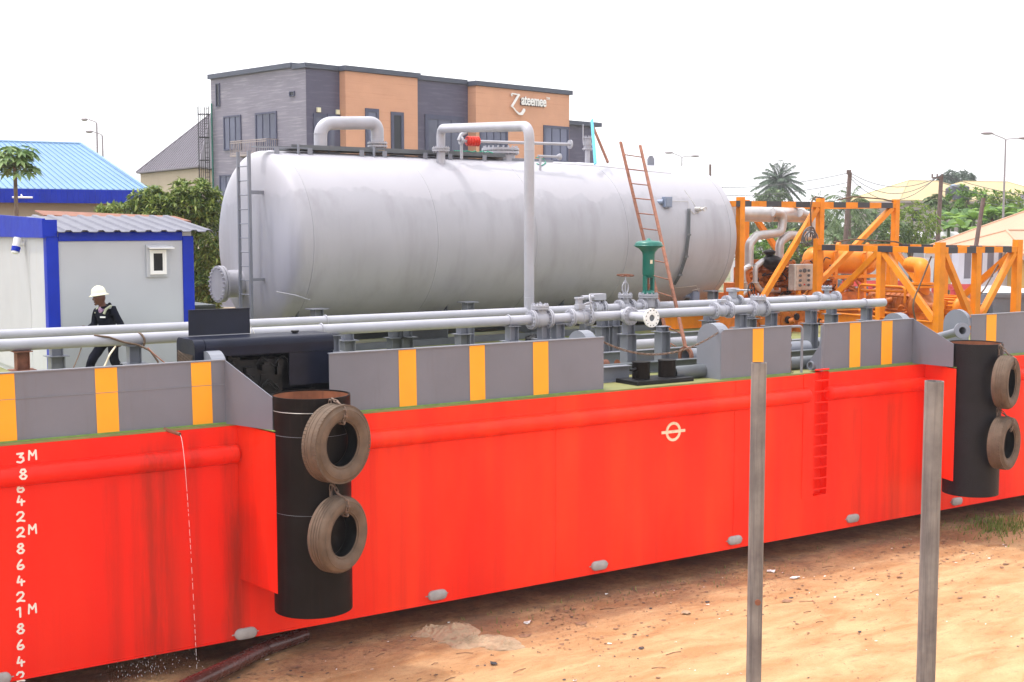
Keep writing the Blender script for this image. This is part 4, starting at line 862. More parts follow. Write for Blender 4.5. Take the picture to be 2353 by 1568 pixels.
m = MB(); d_ = (b-a).normalized(); m.pipe(a-d_*.6, b, .085, .07, 28); m.build('barrel', M['grey'], o); m = MB(); m.pipe(b-d_*.02, b+d_*.025, .165, .075, 36); m.torus(b+d_*.02, d_, .13, .008, n=32, m=6); m.build('pipe_flange', M['grey'], o)
p = AZ(1225, 783, DZ+.1); m = MB(); m.ell(p, (.20, .16, .13), 20, 14, fn=lambda q: q*(1+.5*noise.noise(q*2.2))); tag(m.build('plastic_bag', M['black'], origin=p-V((0, 0, .1))), 'crumpled black plastic bag on the deck below the check valve', 'bag')
# chain pile and hose on the deck behind the generator
m = MB(); a = AZ(900, 772, DZ+.05); chain_links(m, [a, a+V((.5, .3, 0)), a+V((1.3, .1, 0)), a+V((2.1, .4, 0)), a+V((3.2, .2, 0))], .10, .012); tag(m.build('chain', M['chain'], origin=a), 'loose chain lying on the green deck in front of the tank', 'chain')
# cables over the front pipeline
def cable(pts, r, mt, label):
    m = MB(); m.tube(bend(pts, .12, 6), r, 8); tag(m.build('cable', M[mt], origin=pts[0]), label, 'cable', 'cables draped over the front pipeline')
PT = PZ+PR+.014; fy = FY-PR-.015
cable([AY(216, 771, FY-.03), AY(250, 775, fy), AY(285, 787, fy-.02), AY(318, 793, fy-.03), AY(345, 806, fy-.12), AY(362, 830, fy-.18), AY(371, 852, fy-.2)], .015, 'rope', 'thick brown cable trailing off the front pipeline down to the bulwark')
cable([AY(318, 766, FY), AY(325, 768, fy+.03), AY(333, 780, fy-.02), AY(331, 795, fy-.01), AY(322, 800, FY+.02)], .016, 'rope', 'dark cable loop wrapped round the front pipeline')
cable([AY(340, 800, fy-.1), AY(355, 815, fy-.3), AY(398, 850, fy-.6)], .010, 'rust', 'thin orange brown cable running down beside the thick cable')
cable([AY(265, 797, fy), AY(252, 815, fy-.3), AY(245, 832, fy-.3), AY(236, 850, fy-.35)], .014, 'ivory', 'frayed tan cable hanging in front of the walking man')
cable([AY(187, 800, fy+.03), AY(180, 820, fy-.1), AY(167, 850, fy-.3)], .009, 'rope', 'thin dark cable hanging left of the walking man')

# ================================================================ ORANGE SKID FRAMES
M['stripeblk'] = pmat('black_stripe_paint', (.035, .035, .045), .5, var=.1)
def fbeam(m, mb_, a, b, w=.17, nstripe=0, ph=0):
    m.beam(a, b, w, w, (0, 0, 1)); a = V(a); b = V(b)
    for i in range(nstripe):
        f0 = (i*2+ph)/(2*nstripe); f1 = f0+.5/nstripe; mb_.beam(a+(b-a)*f0, a+(b-a)*min(1, f1), w+.006, w+.006, (0, 0, 1))
def post(m, x, y, z1, w=.18): m.cbox((x, y, (DZ+z1)/2), (w, w, z1-DZ))
f1y0, f1y1, f1z = 26.0, 29.0, 6.34
A_, B_, C_ = XA(1701, f1y0), XA(1884, f1y0), XA(2057, f1y0)
fr1 = empty('skid_frame', ((A_+C_)/2, 27.5, DZ), 'taller orange skid frame with black striped top rails, right of the tank', 'equipment frame', 'orange skid frames on the barge')
m = MB(); k = MB()
for x in (A_, B_, C_):
    for y in (f1y0, f1y1): post(m, x, y, 6.52, .17)
m.build_each('corner_post', M['skid'], fr1)
m = MB()
fbeam(m, k, (A_-.4, f1y0, f1z), (B_-.085, f1y0, f1z), .15, 3, .3); fbeam(m, k, (B_+.085, f1y0, f1z), (C_-.085, f1y0, f1z), .15, 3, .75); m.build('top_rail', M['skid'], fr1)
m = MB(); fbeam(m, k, (A_-.4, f1y1, f1z), (C_-.085, f1y1, f1z), .15, 0)
for x in (A_, B_, C_): m.beam((x, f1y0+.09, f1z), (x, f1y1-.09, f1z), .15, .15)
m.build('rear_rail', M['skid'], fr1); k.build_each('black_stripe', M['stripeblk'], fr1)
for a, b in (((1877, 478), (1742, 702)), ((2049, 478), (1955, 575))):
    m = MB(); p, q = AY(*a, f1y0), AY(*b, f1y0); q = p+(q-p)*1.12 if a[0] < 2000 else p+(q-p)*2.2; m.beam(p, q, .14, .14, (0, 1, 0)); m.build('diagonal_brace', M['skid'], fr1)
m = MB(); p, q = V((A_+.2, f1y1, 6.2)), V((B_-1.2, f1y1, DZ+.5)); m.beam(p, q, .14, .14, (0, 1, 0)); m.beam((B_+.2, f1y1, 6.2), (C_-.4, f1y1, DZ+.5), .14, .14, (0, 1, 0)); m.build('diagonal_brace', M['skid'], fr1)
m = MB(); bx0 = XA(1524, f1y0)
for y in (f1y0, f1y1): m.ibeam((bx0, y, DZ+.2), (C_+.2, y, DZ+.2), .16, .38, .02, (0, 0, 1))
m.box((bx0, f1y0+.1, DZ+.3), (C_+.2, f1y1-.1, DZ+.33)); m.build('skid_base', M['skid'], fr1)
# shackles and sling wires on the post heads
def sling(pts, label, r=.022):
    m = MB(); m.tube(bend(pts, .5, 6), r, 6); tag(m.build('lifting_sling', M['rope'], origin=pts[0]), label, 'wire sling', 'wire slings on the orange frames')
sling([AY(2065, 465, 26.1), AY(2045, 462, 26), AY(2030, 458, 26), AY(1960, 452, 26), AY(1925, 460, 26)], 'brown wire sling looping over the top rail of the taller orange frame')
sling([AY(1890, 455, 25.8), AY(1868, 452, 25.8), AY(1862, 480, 25.8), AY(1864, 520, 25.8), AY(1862, 545, 25.8)], 'thin wire sling hanging down by the middle post of the taller frame')
sling([AY(2140, 590, 21.3), AY(2120, 640, 21.3), AY(2095, 700, 21.3), AY(2110, 760, 21.3)], 'wire sling hanging inside the lower orange frame by its middle post')
sling([AY(2316, 572, 21.4), AY(2298, 600, 21.3), AY(2262, 665, 21.2), AY(2240, 690, 21.2)], 'wire sling hanging along the right brace of the lower orange frame')
sling([AY(1915, 557, 24.9), AY(1960, 550, 24.9), AY(2060, 556, 24.8), AY(2075, 562, 24.7)], 'rusty wire sling lying along the rear rail of the lower frame')
# ---- engine set in frame 1
eng = empty('engine_set', (26.2, 27.4, DZ+.33), 'greasy orange diesel engine with silver exhaust pipes inside the taller frame', 'engine')
E = lambda x, y, Y=27.3: AY(x, y, Y)
m = MB(); p, q = E(1712, 700), E(1845, 640); m.cbox(((p.x+q.x)/2, 27.6, (p.z+q.z)/2-.1), (q.x-p.x, 1.2, q.z-p.z)); m.cbox(((p.x+q.x)/2-.1, 27.5, q.z+.1), (q.x-p.x-.5, .9, .5))
random.seed(11)
for i in range(210):
    c = V((random.uniform(p.x-.3, q.x+.5), random.uniform(26.65, 27.05), random.uniform(p.z-.2, q.z+.55))); t = random.random()
    if t < .4: m.cyl(c, c+V((random.uniform(-.2, .2), -.12, random.uniform(-.1, .1))), random.uniform(.02, .08), n=10)
    elif t < .8: m.cbox(c, (random.uniform(.03, .2), .3, random.uniform(.03, .14)))
    else: m.ell(c, (random.uniform(.06, .16),)*3, 10, 8)
m.cyl(E(1725, 715, 26.9), E(1725, 715, 27.2), .42, n=28); m.build('engine_block', M['engine'], eng)
m = MB(); 
for i in range(30):
    c = V((random.uniform(p.x-.2, q.x+.6), 26.62, random.uniform(p.z, q.z+.6))); m.tube(bend([c, c+V((random.uniform(-.3, .3), -.06, random.uniform(-.3, .2))), c+V((random.uniform(-.5, .6), 0, random.uniform(-.3, .3)))], .1), .017, 6)
m.build('hoses', M['black'], eng)
m = MB(); a, b = E(1688, 491, 27.0), E(1768, 493, 27.0); c, d_ = E(1773, 493, 27.0), E(1842, 495, 27.0)
m.cyl(a, b, .215, n=28); m.cyl(c, d_, .205, n=28); m.cyl(b, c, .15, n=20); m.torus(b, d_-c, .2, .03, n=24, m=6); m.torus(d_, d_-c, .19, .03, n=24, m=6)
for pts in ([(1775, 488), (1800, 492), (1796, 535), (1738, 542), (1722, 560), (1721, 612)], [(1838, 490), (1866, 498), (1864, 545), (1815, 540), (1792, 556), (1790, 600)]):
    m.tube(bend([E(x, y, 26.75) for x, y in pts], .22, 6), .125, 20)
m.build('exhaust_pipes', M['silver'], eng)
m = MB()
for pts in ([(1722, 612), (1706, 622), (1709, 648), (1716, 668), (1705, 678)], [(1747, 605), (1736, 614), (1735, 650), (1748, 668), (1790, 667)], [(1737, 612), (1752, 600), (1760, 598)]):
    m.tube(bend([E(x, y, 26.6) for x, y in pts], .12, 5), .075, 14)
for x, y in ((1709, 650), (1736, 650), (1722, 612), (1716, 614)): m.torus(E(x, y, 26.6), (0, 0, 1), .085, .02, n=16, m=6)
m.build('coolant_pipes', M['silver'], eng)
m = MB(); a, b = E(1758, 598, 26.5), E(1812, 618, 26.5); m.lathe([(0, 0), (.13, .02), (.2, .12), (.22, .3), (.22, .62), (.15, .70), (0, .72)], a, b-a, 28); m.lathe([(.08, -.1), (.17, -.02), (.17, .03), (.12, .06), (0, .08)], E(1768, 580, 26.5), (0, 0, 1), 24); m.build('air_filter', M['black'], eng)
# ---- control panel
p, q = E(1822, 668, 25.86), E(1869, 607, 25.86); cp = empty('control_panel', (p.x+.3, 25.9, p.z), 'stainless steel control box with rows of round knobs on the orange frame', 'control box')
m = MB(); m.box((p.x, 25.80, p.z), (q.x, 26.05, q.z)); m.build('box_body', M['steel'], cp, bevel=.02); m = MB(); m.box((p.x+.05, 25.785, p.z+.05), (q.x-.03, 25.798, q.z-.04)); m.build('box_door', M['steel'], cp)
m = MB(); w_ = q.x-p.x; h_ = q.z-p.z
for fx in (.24, .66):
    for i in range(4): o = V((p.x+w_*fx, 25.78, p.z+h_*(.2+.185*i))); m.cyl(o, o+V((0, -.03, 0)), .038, n=14)
o = V((p.x+w_*.45, 25.78, p.z+h_*.76)); m.cyl(o, o+V((0, -.02, 0)), .06, n=18); m.build('knobs', M['dkgrey'], cp)
m = MB(); o = V((p.x+w_*.45, 25.78, p.z+h_*.22)); m.cyl(o, o+V((0, -.025, 0)), .022, n=10); m.build('red_button', M['redvalve'], cp)
m = MB(); m.box((p.x+.2, 25.84, DZ+.3), (p.x+.3, 25.94, p.z)); m.build('bracket', M['skid'], cp)
m = MB(); random.seed(17)
for i in range(34):
    c = E(random.uniform(1835, 1990), random.uniform(630, 700), 26.9); m.cyl(c, c+V((random.uniform(-.3, .3), -.1, random.uniform(-.2, .2))), random.uniform(.02, .07), n=8) if i % 2 else m.cbox(c, (random.uniform(.05, .35), .2, random.uniform(.05, .16)))
for i in range(5): a = E(1850+28*i, 640+random.uniform(-8, 8), 26.8); m.tube(bend([a, a+V((.2, -.1, -.35)), a+V((.6, 0, -.45))], .15), .035, 8)
m.box((B_-1.5, 26.6, DZ+.33), (C_-.6, 28.5, DZ+.75)); m.build('gearbox_fittings', M['engine'], eng)
# ---- vessel behind the middle post, with its mount
vs_ = empty('pressure_vessel', (28.8, 27.3, 4.2), 'smooth orange cylindrical vessel behind the middle post of the taller frame', 'vessel')
a, b = E(1862, 598, 27.2), E(1995, 603, 27.2); m = MB(); L = (b-a).length; ax = b-a
m.lathe([(0, -.16), (.2, -.13), (.33, 0), (.37, .12), (.37, L-.12), (.33, L+.05), (.2, L+.15), (0, L+.18)], a, ax, 36); m.torus(a+ax.normalized()*.1, ax, .37, .02, n=32, m=6); m.build('vessel_shell', M['skid'], vs_)
m = MB()
for t in (.25, .75): c = a+ax*t; m.box((c.x-.06, 26.75, DZ+.33), (c.x+.06, 26.85, c.z+.25)); m.beam((c.x, 26.8, c.z+.25), (c.x+.2, 26.85, c.z+.55), .1, .1)
m.box((a.x-.3, 26.7, a.z-.55), (b.x+.2, 26.85, a.z-.45)); m.build('vessel_mount', M['skid'], vs_)
p, q = E(1812, 695, 25.5), E(1858, 679, 25.5); m = MB(); m.box((p.x, 25.5, p.z-.2), (q.x, 25.9, q.z)); tag(m.build('battery_box', M['steel'], origin=(p.x, 25.7, DZ)), 'pale metal box under the control panel', 'box')
p = E(1887, 694, 25.3); m = MB(); m.cbox(p, (.24, .2, .3)); m.cyl(p+V((.03, 0, .15)), p+V((.03, 0, .22)), .035, n=10); m.torus(p+V((-.04, 0, .17)), (0, 1, 0), .05, .012, n=14, m=6); tag(m.build('jerry_can', M['yellow'], origin=p-V((0, 0, .15)), bevel=.03), 'bright yellow plastic can at the foot of the orange middle post', 'can')
m = MB(); random.seed(5)
for i in range(5): m.torus(E(1860+random.uniform(-3, 3), 545+random.uniform(-3, 3), 25.75), (random.uniform(-.4, .4), 1, random.uniform(-.4, .4)), .16+.03*i, .018, n=24, m=6)
tag(m.build('wire_coil', M['wire'], origin=E(1860, 545, 25.75)), 'coil of dark wire hung on the middle post of the taller frame', 'wire coil')
# ---- frame 2: a box seen corner on
f2z = 5.155; P_, Q_, R_ = V((26.5, 21.0, 0)), V((27.0, 25.5, 0)), V((29.16, 20.72, 0)); S_ = Q_+R_-P_; PQm = V(AY(2027, 515, 21.0)); 
def on(a, b, dx):                                               # point of the ground line a-b in the sight plane of dx
    d = ray(dx, 515); e = b-a; t = (d.y*a.x-d.x*a.y)/(d.x*e.y-d.y*e.x); return a+e*t
fr2 = empty('skid_frame', ((P_+S_)/2)+V((0, 0, DZ)), 'lower orange skid frame with black striped rails at the right end of the barge', 'equipment frame', 'orange skid frames on the barge')
mids = [on(P_, Q_, 2027), on(P_, R_, 2247), on(R_, S_, 2172)]
m = MB(); rz_ = Matrix.Rotation(math.atan2((R_-P_).y, (R_-P_).x), 3, 'Z')
for p, zt2, w_ in ((P_, 5.35, .18), (Q_, 5.40, .18), (R_, 5.40, .18), (S_, 5.2, .17)): m.cbox((p.x, p.y, (DZ+zt2)/2), (w_, w_, zt2-DZ), rz_)
for p in mids: m.cbox((p.x, p.y, (DZ+5.08)/2), (.17, .17, 5.08-DZ), rz_)
m.build_each('corner_post', M['skid'], fr2)
def top(a, z): return V((a.x, a.y, z))
k = MB(); m = MB()
for a, b, n_, ph in ((Q_, P_, 4, .3), (P_, R_, 4, .35)): d_ = (b-a).normalized()*.09; fbeam(m, k, top(a+d_, f2z), top(b-d_, f2z), .15, n_, ph)
m.build('top_rail', M['skid'], fr2)
m = MB()
for a, b, n_, ph in ((R_, S_, 5, .3), (S_, Q_, 0, 0)): d_ = (b-a).normalized()*.09; fbeam(m, k, top(a+d_, f2z), top(b-d_, f2z), .15, n_, ph)
m.build('rear_rail', M['skid'], fr2); k.build_each('black_stripe', M['stripeblk'], fr2)
for a, b in ((mids[0]+(Q_-P_)*.02, Q_-(Q_-P_)*.03), (mids[0]-(Q_-P_)*.02, P_+(Q_-P_)*.03), (P_+(R_-P_)*.05, mids[1]-(R_-P_)*.05), (R_-(R_-P_)*.05, mids[1]+(R_-P_)*.05), (R_+(S_-R_)*.03, mids[2]-(S_-R_)*.02), (S_-(S_-R_)*.03, mids[2]+(S_-R_)*.02)):
    m = MB(); m.beam(top(a, f2z-.08), top(b, DZ+.36), .13, .15, (0, 1, 0)); m.build('diagonal_brace', M['skid'], fr2)
m = MB()
for a, b in ((P_, Q_), (P_, R_), (R_, S_), (Q_, S_)): d_ = (b-a).normalized()*.1; m.ibeam(top(a+d_, DZ+.17), top(b-d_, DZ+.17), .16, .34, .02, (0, 0, 1))
m.build('skid_base', M['skid'], fr2)
# loose machinery low down between the pipelines and frame 1
lm = empty('fuel_unit', (24.3, 23.5, DZ+.3), 'low orange machine unit behind the right part of the pipelines', 'machine')
m = MB(); G = lambda x, y: AY(x, y, 23.6)
for x0_, y0_, x1_, y1_ in ((1690, 762, 1745, 728), (1752, 760, 1792, 722), (1796, 765, 1822, 700), (1838, 765, 1856, 700)):
    p, q = G(x0_, y0_), G(x1_, y1_); m.box((p.x, 23.6, p.z), (q.x, 24.6, q.z))
random.seed(21)
for i in range(26):
    c = G(random.uniform(1700, 1900), random.uniform(705, 750)); c.y -= random.uniform(0, .3); m.cyl(c, c+V((random.uniform(-.25, .25), -.1, random.uniform(-.05, .1))), random.uniform(.03, .1), n=10)
m.build('body', M['engine'], lm)
m = MB(); 
for x, y in ((1808, 735), (1828, 728), (1880, 740)): m.cyl(G(x, y)+V((0, -.06, 0)), G(x, y)+V((0, -.02, 0)), .09, n=18)
m.build('port_covers', M['black'], lm)
# ---- pump in frame 2
ua = (P_-Q_).normalized(); pa = V((28.3, 24.7, 3.62)); pb = pa+ua*3.35
pu = empty('pump', (28.1, 22.9, DZ+.3), 'orange multistage pump with a tall discharge elbow inside the lower frame', 'pump')
a, b = pa+ua*.45, pa+ua*1.75; m = MB(); m.cyl(a, b, .40, n=36); ax = b-a
for i in range(8): m.torus(a+ax*(i/7), ax, .40, .03, n=32, m=6)
for q_ in range(8): t = 2*PI*q_/8+.2; off = V((math.cos(t)*.47, 0, math.sin(t)*.47)); m.cyl(a+off, b+off, .028, n=8)
m.lathe([(.40, 0), (.46, .06), (.46, .25), (.3, .36), (.14, .5), (.14, .8)], b, ax, 28); m.lathe([(.40, 0), (.46, .06), (.44, .2), (.24, .32), (.12, .45)], a, -ax, 28)
m.build('pump_casing', M['engine'], pu)
m = MB(); dp = b+ua*.15; z0 = dp.z+.3
m.cyl(dp, top(dp, z0+.2), .20, n=24); m.cyl(top(dp, z0+.2), top(dp, z0+.26), .32, n=32); m.cyl(top(dp, z0+.28), top(dp, z0+.34), .32, n=32)
m.tube(bend([top(dp, z0+.34), top(dp, z0+.78), top(dp-ua*.9+V((.5, 0, 0)), z0+.78)], .35, 8), .21, 24); m.build('discharge_elbow', M['skid'], pu)
m = MB(); o = V((-.5, 0, 0))
for pts in ([pa+o+V((0, 0, .1)), pa+o+V((0, 0, .52)), b+o+V((0, 0, .52)), b+o+V((0, 0, .1))], [pa+o*.9+V((0, 0, .36)), b+o*.9+V((0, 0, .40))], [pa+o+V((0, 0, -.2)), b+o+V((0, 0, -.2))]): m.tube(bend(pts, .15, 5), .035, 8)
m.build('oil_lines', M['skid'], pu)
m = MB(); a, b2 = pb-ua*.75, pb-ua*.1; m.cyl(a, b2, .32, n=30); m.lathe([(.32, 0), (.34, .02), (.33, .14), (.24, .2), (0, .21)], b2, ua, 28)
for i in range(22): t = 2*PI*i/22; off = V((math.cos(t)*.34, 0, math.sin(t)*.34)); m.beam(a+off, b2+off, .02, .05, (math.cos(t), 0, math.sin(t)))
m.cbox((a+b2)/2-V((0, 0, .38)), (.5, .7, .12)); m.cbox((a+b2)/2+V((-.35, 0, .12)), (.14, .26, .22)); m.build('electric_motor', M['skid'], pu)
m = MB(); c_ = (pa+pb)/2; m.cbox(top(c_, DZ+.34), (.8, 3.2, .16), rz_); m.cbox(top(c_, DZ+.2), (1.3, 4.0, .1), rz_)
for t in (.6, 1.6, 2.7): m.cbox(top(pa+ua*t, DZ+.42), (.6, .2, .3), rz_)
m.build('pump_base', M['engine'], pu)
m = MB(); random.seed(31)
for i in range(24):
    c = pa+ua*random.uniform(.2, 3.2)+V((-.42+random.uniform(-.1, .05), 0, random.uniform(-.45, .3))); m.cyl(c, c+V((-.1, random.uniform(-.1, .1), random.uniform(-.05, .1))), random.uniform(.03, .09), n=10)
m.build('fittings', M['engine'], pu)

# ================================================================ WALKING MAN
def skin_mesh(vs, es, rs, lvl=2):
    me = bpy.data.meshes.new('tmp'); bm = bmesh.new(); ly = bm.verts.layers.skin.verify(); bv = []
    for p, r in zip(vs, rs):
        v = bm.verts.new(p); v[ly].radius = (r if isinstance(r, tuple) else (r, r)); bv.append(v)
    bv[0][ly].use_root = True
    for a, b in es: bm.edges.new((bv[a], bv[b]))
    bm.to_mesh(me); bm.free(); o = bpy.data.objects.new('tmp', me); C.objects.link(o)
    o.modifiers.new('s', 'SKIN').use_smooth_shade = True; sb = o.modifiers.new('u', 'SUBSURF'); sb.levels = lvl; sb.render_levels = lvl
    dg = bpy.context.evaluated_depsgraph_get(); dg.update(); out = bpy.data.meshes.new_from_object(o.evaluated_get(dg)); bpy.data.objects.remove(o); return out
# figure frame: +x forward, +y his left, z up from the deck
px, py = XA(243, 21.7), 21.7
man = empty('person', (px, py, DZ), 'man in dark coverall and cream hard hat walking left past the cabin wall', 'person', rz=math.atan2(-.35, -.94))
J = dict(pel=(0,0,.86), bel=(.02,0,1.0), che=(.06,0,1.19), nec=(.09,0,1.36), shl=(.04,.19,1.33), shr=(.10,-.17,1.33), ell=(-.07,.25,1.06), elr=(.10,-.24,1.08), wrl=(-.02,.29,.86), wrr=(.30,-.16,1.02),
         hil=(0,.09,.82), hir=(0,-.09,.82), knl=(-.02,.10,.46), knr=(.30,-.09,.49), anl=(-.36,.10,.14), anr=(.40,-.09,.10))
N_ = list(J); ix = {k: i for i, k in enumerate(N_)}
E_ = [('pel','bel'),('bel','che'),('che','nec'),('che','shl'),('che','shr'),('shl','ell'),('ell','wrl'),('shr','elr'),('elr','wrr'),('pel','hil'),('pel','hir'),('hil','knl'),('knl','anl'),('hir','knr'),('knr','anr')]
RR = dict(pel=(.145,.115), bel=(.135,.105), che=(.16,.115), nec=(.075,.07), shl=.075, shr=.075, ell=.058, elr=.058, wrl=.048, wrr=.045, hil=.10, hir=.10, knl=.078, knr=.078, anl=.070, anr=.070)
me = skin_mesh([J[k] for k in N_], [(ix[a], ix[b]) for a, b in E_], [RR[k] for k in N_], 2)
m = MB(); m.mesh(me); m.v = [p+V((noise.noise(p*9), noise.noise(p*9+V((5, 0, 0))), 0))*.012 for p in m.v]
m.tube([(.02,.0,1.37), (.0,.05,1.42), (.02,.085,1.40)], [.03, .035, .02], 8); m.torus((.075, 0, 1.385), (.25, 0, 1), .075, .022, n=24, m=8)
cloth = m.build('coverall', M['cloth'], man, local=True)
m = MB(); hd = V((.165, 0, 1.535)); ry = Matrix.Rotation(R(-52), 3, 'Z')      # head turned to his right, into profile
def hf(q):
    q = q.copy(); 
    if q.x > .3: q.x *= 1+.04*math.sin(q.z*6); q.y *= .93
    if q.z < -.3: q.x += .10*(-q.z); q.y *= .86
    return q
m.ell((0, 0, 0), (.098, .078, .122), 28, 20, fn=hf)
m.ell((.098, 0, -.012), (.022, .014, .024), 10, 8); m.ell((.085, 0, .022), (.014, .045, .010), 10, 8); m.ell((.090, 0, -.055), (.016, .026, .009), 10, 8); m.ell((.088, 0, -.070), (.015, .022, .008), 10, 8); m.ell((.078, 0, -.100), (.022, .03, .02), 10, 8)
for s_ in (-1, 1): m.ell((-.005, s_*.078, -.005), (.018, .010, .032), 10, 8); m.ell((.05, s_*.05, -.03), (.03, .018, .03), 10, 8)
Mh = Matrix.Translation(hd) @ (ry @ Matrix.Rotation(R(8), 3, 'Y')).to_4x4(); m.xf(Mh)
m.tube([(.075, 0, 1.30), (.10, 0, 1.39), (.14, 0, 1.47)], [.07, .058, .06], 16)
def hand(m, w, fwd, up):
    w = V(w); f = V(fwd).normalized(); s_ = V(up).normalized(); n_ = f.cross(s_)
    m.ell(w+f*.045, (.048, .020, .042), 12, 8, Matrix((f, n_, s_)).transposed())
    for i, (o, L) in enumerate(((-.030, .062), (-.010, .072), (.010, .070), (.029, .055))):
        b = w+f*.078+s_*o; m.tube([b, b+f*L*.5+n_*.006, b+f*L*.8+n_*.028, b+f*L*.75+n_*.05], [.0095, .009, .0085, .006], 7)
    b = w+f*.03+s_*.040; m.tube([b, b+s_*.022+f*.025, b+s_*.025+f*.055+n_*.015], [.012, .010, .007], 7)
hand(m, J['wrl'], (.25, 0, -1), (1, 0, .2)); hand(m, (.32, -.155, 1.015), (1, .15, -.05), (0, .2, 1))
for e, w in ((J['ell'], J['wrl']), (J['elr'], (.33, -.155, 1.012))): m.tube([V(e)+(V(w)-V(e))*.75, w], [.034, .028], 10)
m.build('body', M['skin'], man, local=True)
m = MB(); hp = [(.172, -.008), (.176, .0), (.135, .02), (.128, .045), (.122, .085), (.104, .125), (.07, .152), (.03, .163), (0, .165)]
m.lathe(hp, (0, 0, .045), (0, 0, 1), 36); m.lathe([(.172, -.008), (.125, .012), (0, .05)], (0, 0, .045), (0, 0, 1), 36)
for q_ in (-.03, 0, .03): m.tube([(x, q_, .045+.165*math.sqrt(max(0, 1-(x/.135)**2-(q_/.16)**2))+.003) for x in [-.11+.022*i for i in range(11)]], .006, 6)
m.v = [V((p.x*.94, p.y*.84, p.z*.93)) for p in m.v]; m.xf(Mh); m.build('hard_hat', M['helmet'], man, local=True)
m = MB(); 
for s_ in (-1, 1):
    y = s_*.115; m.tube([(-.06, y, 1.345), (.04, y, 1.395), (.13, y, 1.345), (.165, y*.95, 1.27)], .022, 8)
m.v = [V((p.x, p.y, p.z)) for p in m.v]; m.build('reflective_tape', M['reflect'], man, local=True)
m = MB(); m.cbox((.185, .10, 1.22), (.012, .09, .025), Matrix.Rotation(R(28), 3, 'Z')); m.build('name_badge', M['white'], man, local=True)
m = MB(); m.ell((.125, 0, 1.335), (.06, .055, .07), 14, 10); m.build('shirt', M['shirt'], man, local=True)
for k in ('anl', 'anr'):
    a = V(J[k]); m = MB(); up_ = .04 if k == 'anl' else 0
    m.ell((a.x+.05, a.y, a.z-.07), (.14, .052, .045), 16, 10, Matrix.Rotation(R(35 if k == 'anl' else -8), 3, 'Y')); m.cyl((a.x, a.y, a.z+.06), (a.x, a.y, a.z-.06), .05, n=14); m.build('boot', M['black'], man, local=True)
# ================================================================ BACKGROUND
FH = V((math.cos(HEAD), math.sin(HEAD), 0))
def PD(dx, dy, D): d = ray(dx, dy); return CAM + d*(D/d.dot(FH))     # point D metres away, measured straight ahead
M['tile'] = pmat('dark_grey_wall_tile', (.085, .078, .13), .45, var=.1, vs=.5, spec=.35, streak=(.16, .15, .21), sa=.7, ss=(.5, .5, 7), st=(.5, .75))
M['tile_lit'] = pmat('sunlit_wall_tile', (.19, .175, .225), .55, var=.08, vs=.5, streak=(.33, .31, .36), sa=.85, ss=(.5, .5, 9), st=(.5, .7))  # same dark tile, lightened: sunlight on the side wall painted into its colour
M['brick'] = pmat('orange_brick_cladding', (.60, .31, .195), .7, var=.06, vs=.6, streak=(.46, .20, .12), sa=.8, ss=(.25, .25, 11))
M['coping'] = pmat('dark_roof_coping', (.055, .065, .10), .5, var=.08)
M['roofb'] = pmat('light_blue_roof_sheet', (.15, .27, .44), .4, var=.08, vs=.3)
M['roofd'] = pmat('dark_grey_roof_sheet', (.13, .115, .145), .5, var=.08, vs=.3)
M['sand'] = pmat('cream_plaster', (.40, .33, .25), .8, var=.06, vs=.4)
M['roofc'] = pmat('cream_roof_sheet', (.44, .34, .17), .5, var=.05, vs=.3)
M['roofo'] = pmat('pale_orange_roof_sheet', (.46, .27, .175), .5, var=.06, vs=.4)
M['block'] = pmat('grey_block_wall', (.34, .29, .29), .85, var=.1, vs=.6)
M['wallw'] = pmat('white_wall', (.5, .48, .53), .6, var=.05)
M['wally'] = pmat('yellow_wall', (.6, .40, .14), .7, var=.05)
M['tarp'] = pmat('white_sheet_roof', (.5, .49, .51), .5, var=.12, vs=.8, rust=(.38, .32, .30), ra=.4, rs=1.2)
M['tarpb'] = pmat('blue_tarpaulin', (.08, .14, .48), .6, var=.2)
M['seal'] = pmat('cream_light_panel', (.75, .70, .50), .5)
M['mast'] = pmat('hazed_mast_steel', (.62, .60, .62), .5)  # pale grey paints distance haze into the mast's own colour
M['tankb'] = pmat('black_water_tank', (.05, .055, .08), .5, var=.1)
M['mastred'] = M['redfr']

class Loc:                                                       # a building frame: origin, heading; sight lines solved inside it
    def __init__(s, o, ang): s.o = V((o.x, o.y, 0)); s.R = Matrix.Rotation(ang, 3, 'Z'); s.ang = ang; s.c = s.R.transposed() @ (CAM-s.o)
    def hit(s, dx, dy, w=0.0): d = s.R.transposed() @ ray(dx, dy); return s.c+d*((w-s.c.y)/d.y)
    def side(s, dx, dy, u=0.0): d = s.R.transposed() @ ray(dx, dy); return s.c+d*((u-s.c.x)/d.x)
    def root(s, name, label, cat, grp=None): o = empty(name, (s.o.x, s.o.y, GZ), label, cat, grp, rz=s.ang); ORG[o.name] = V((0, 0, GZ)); return o
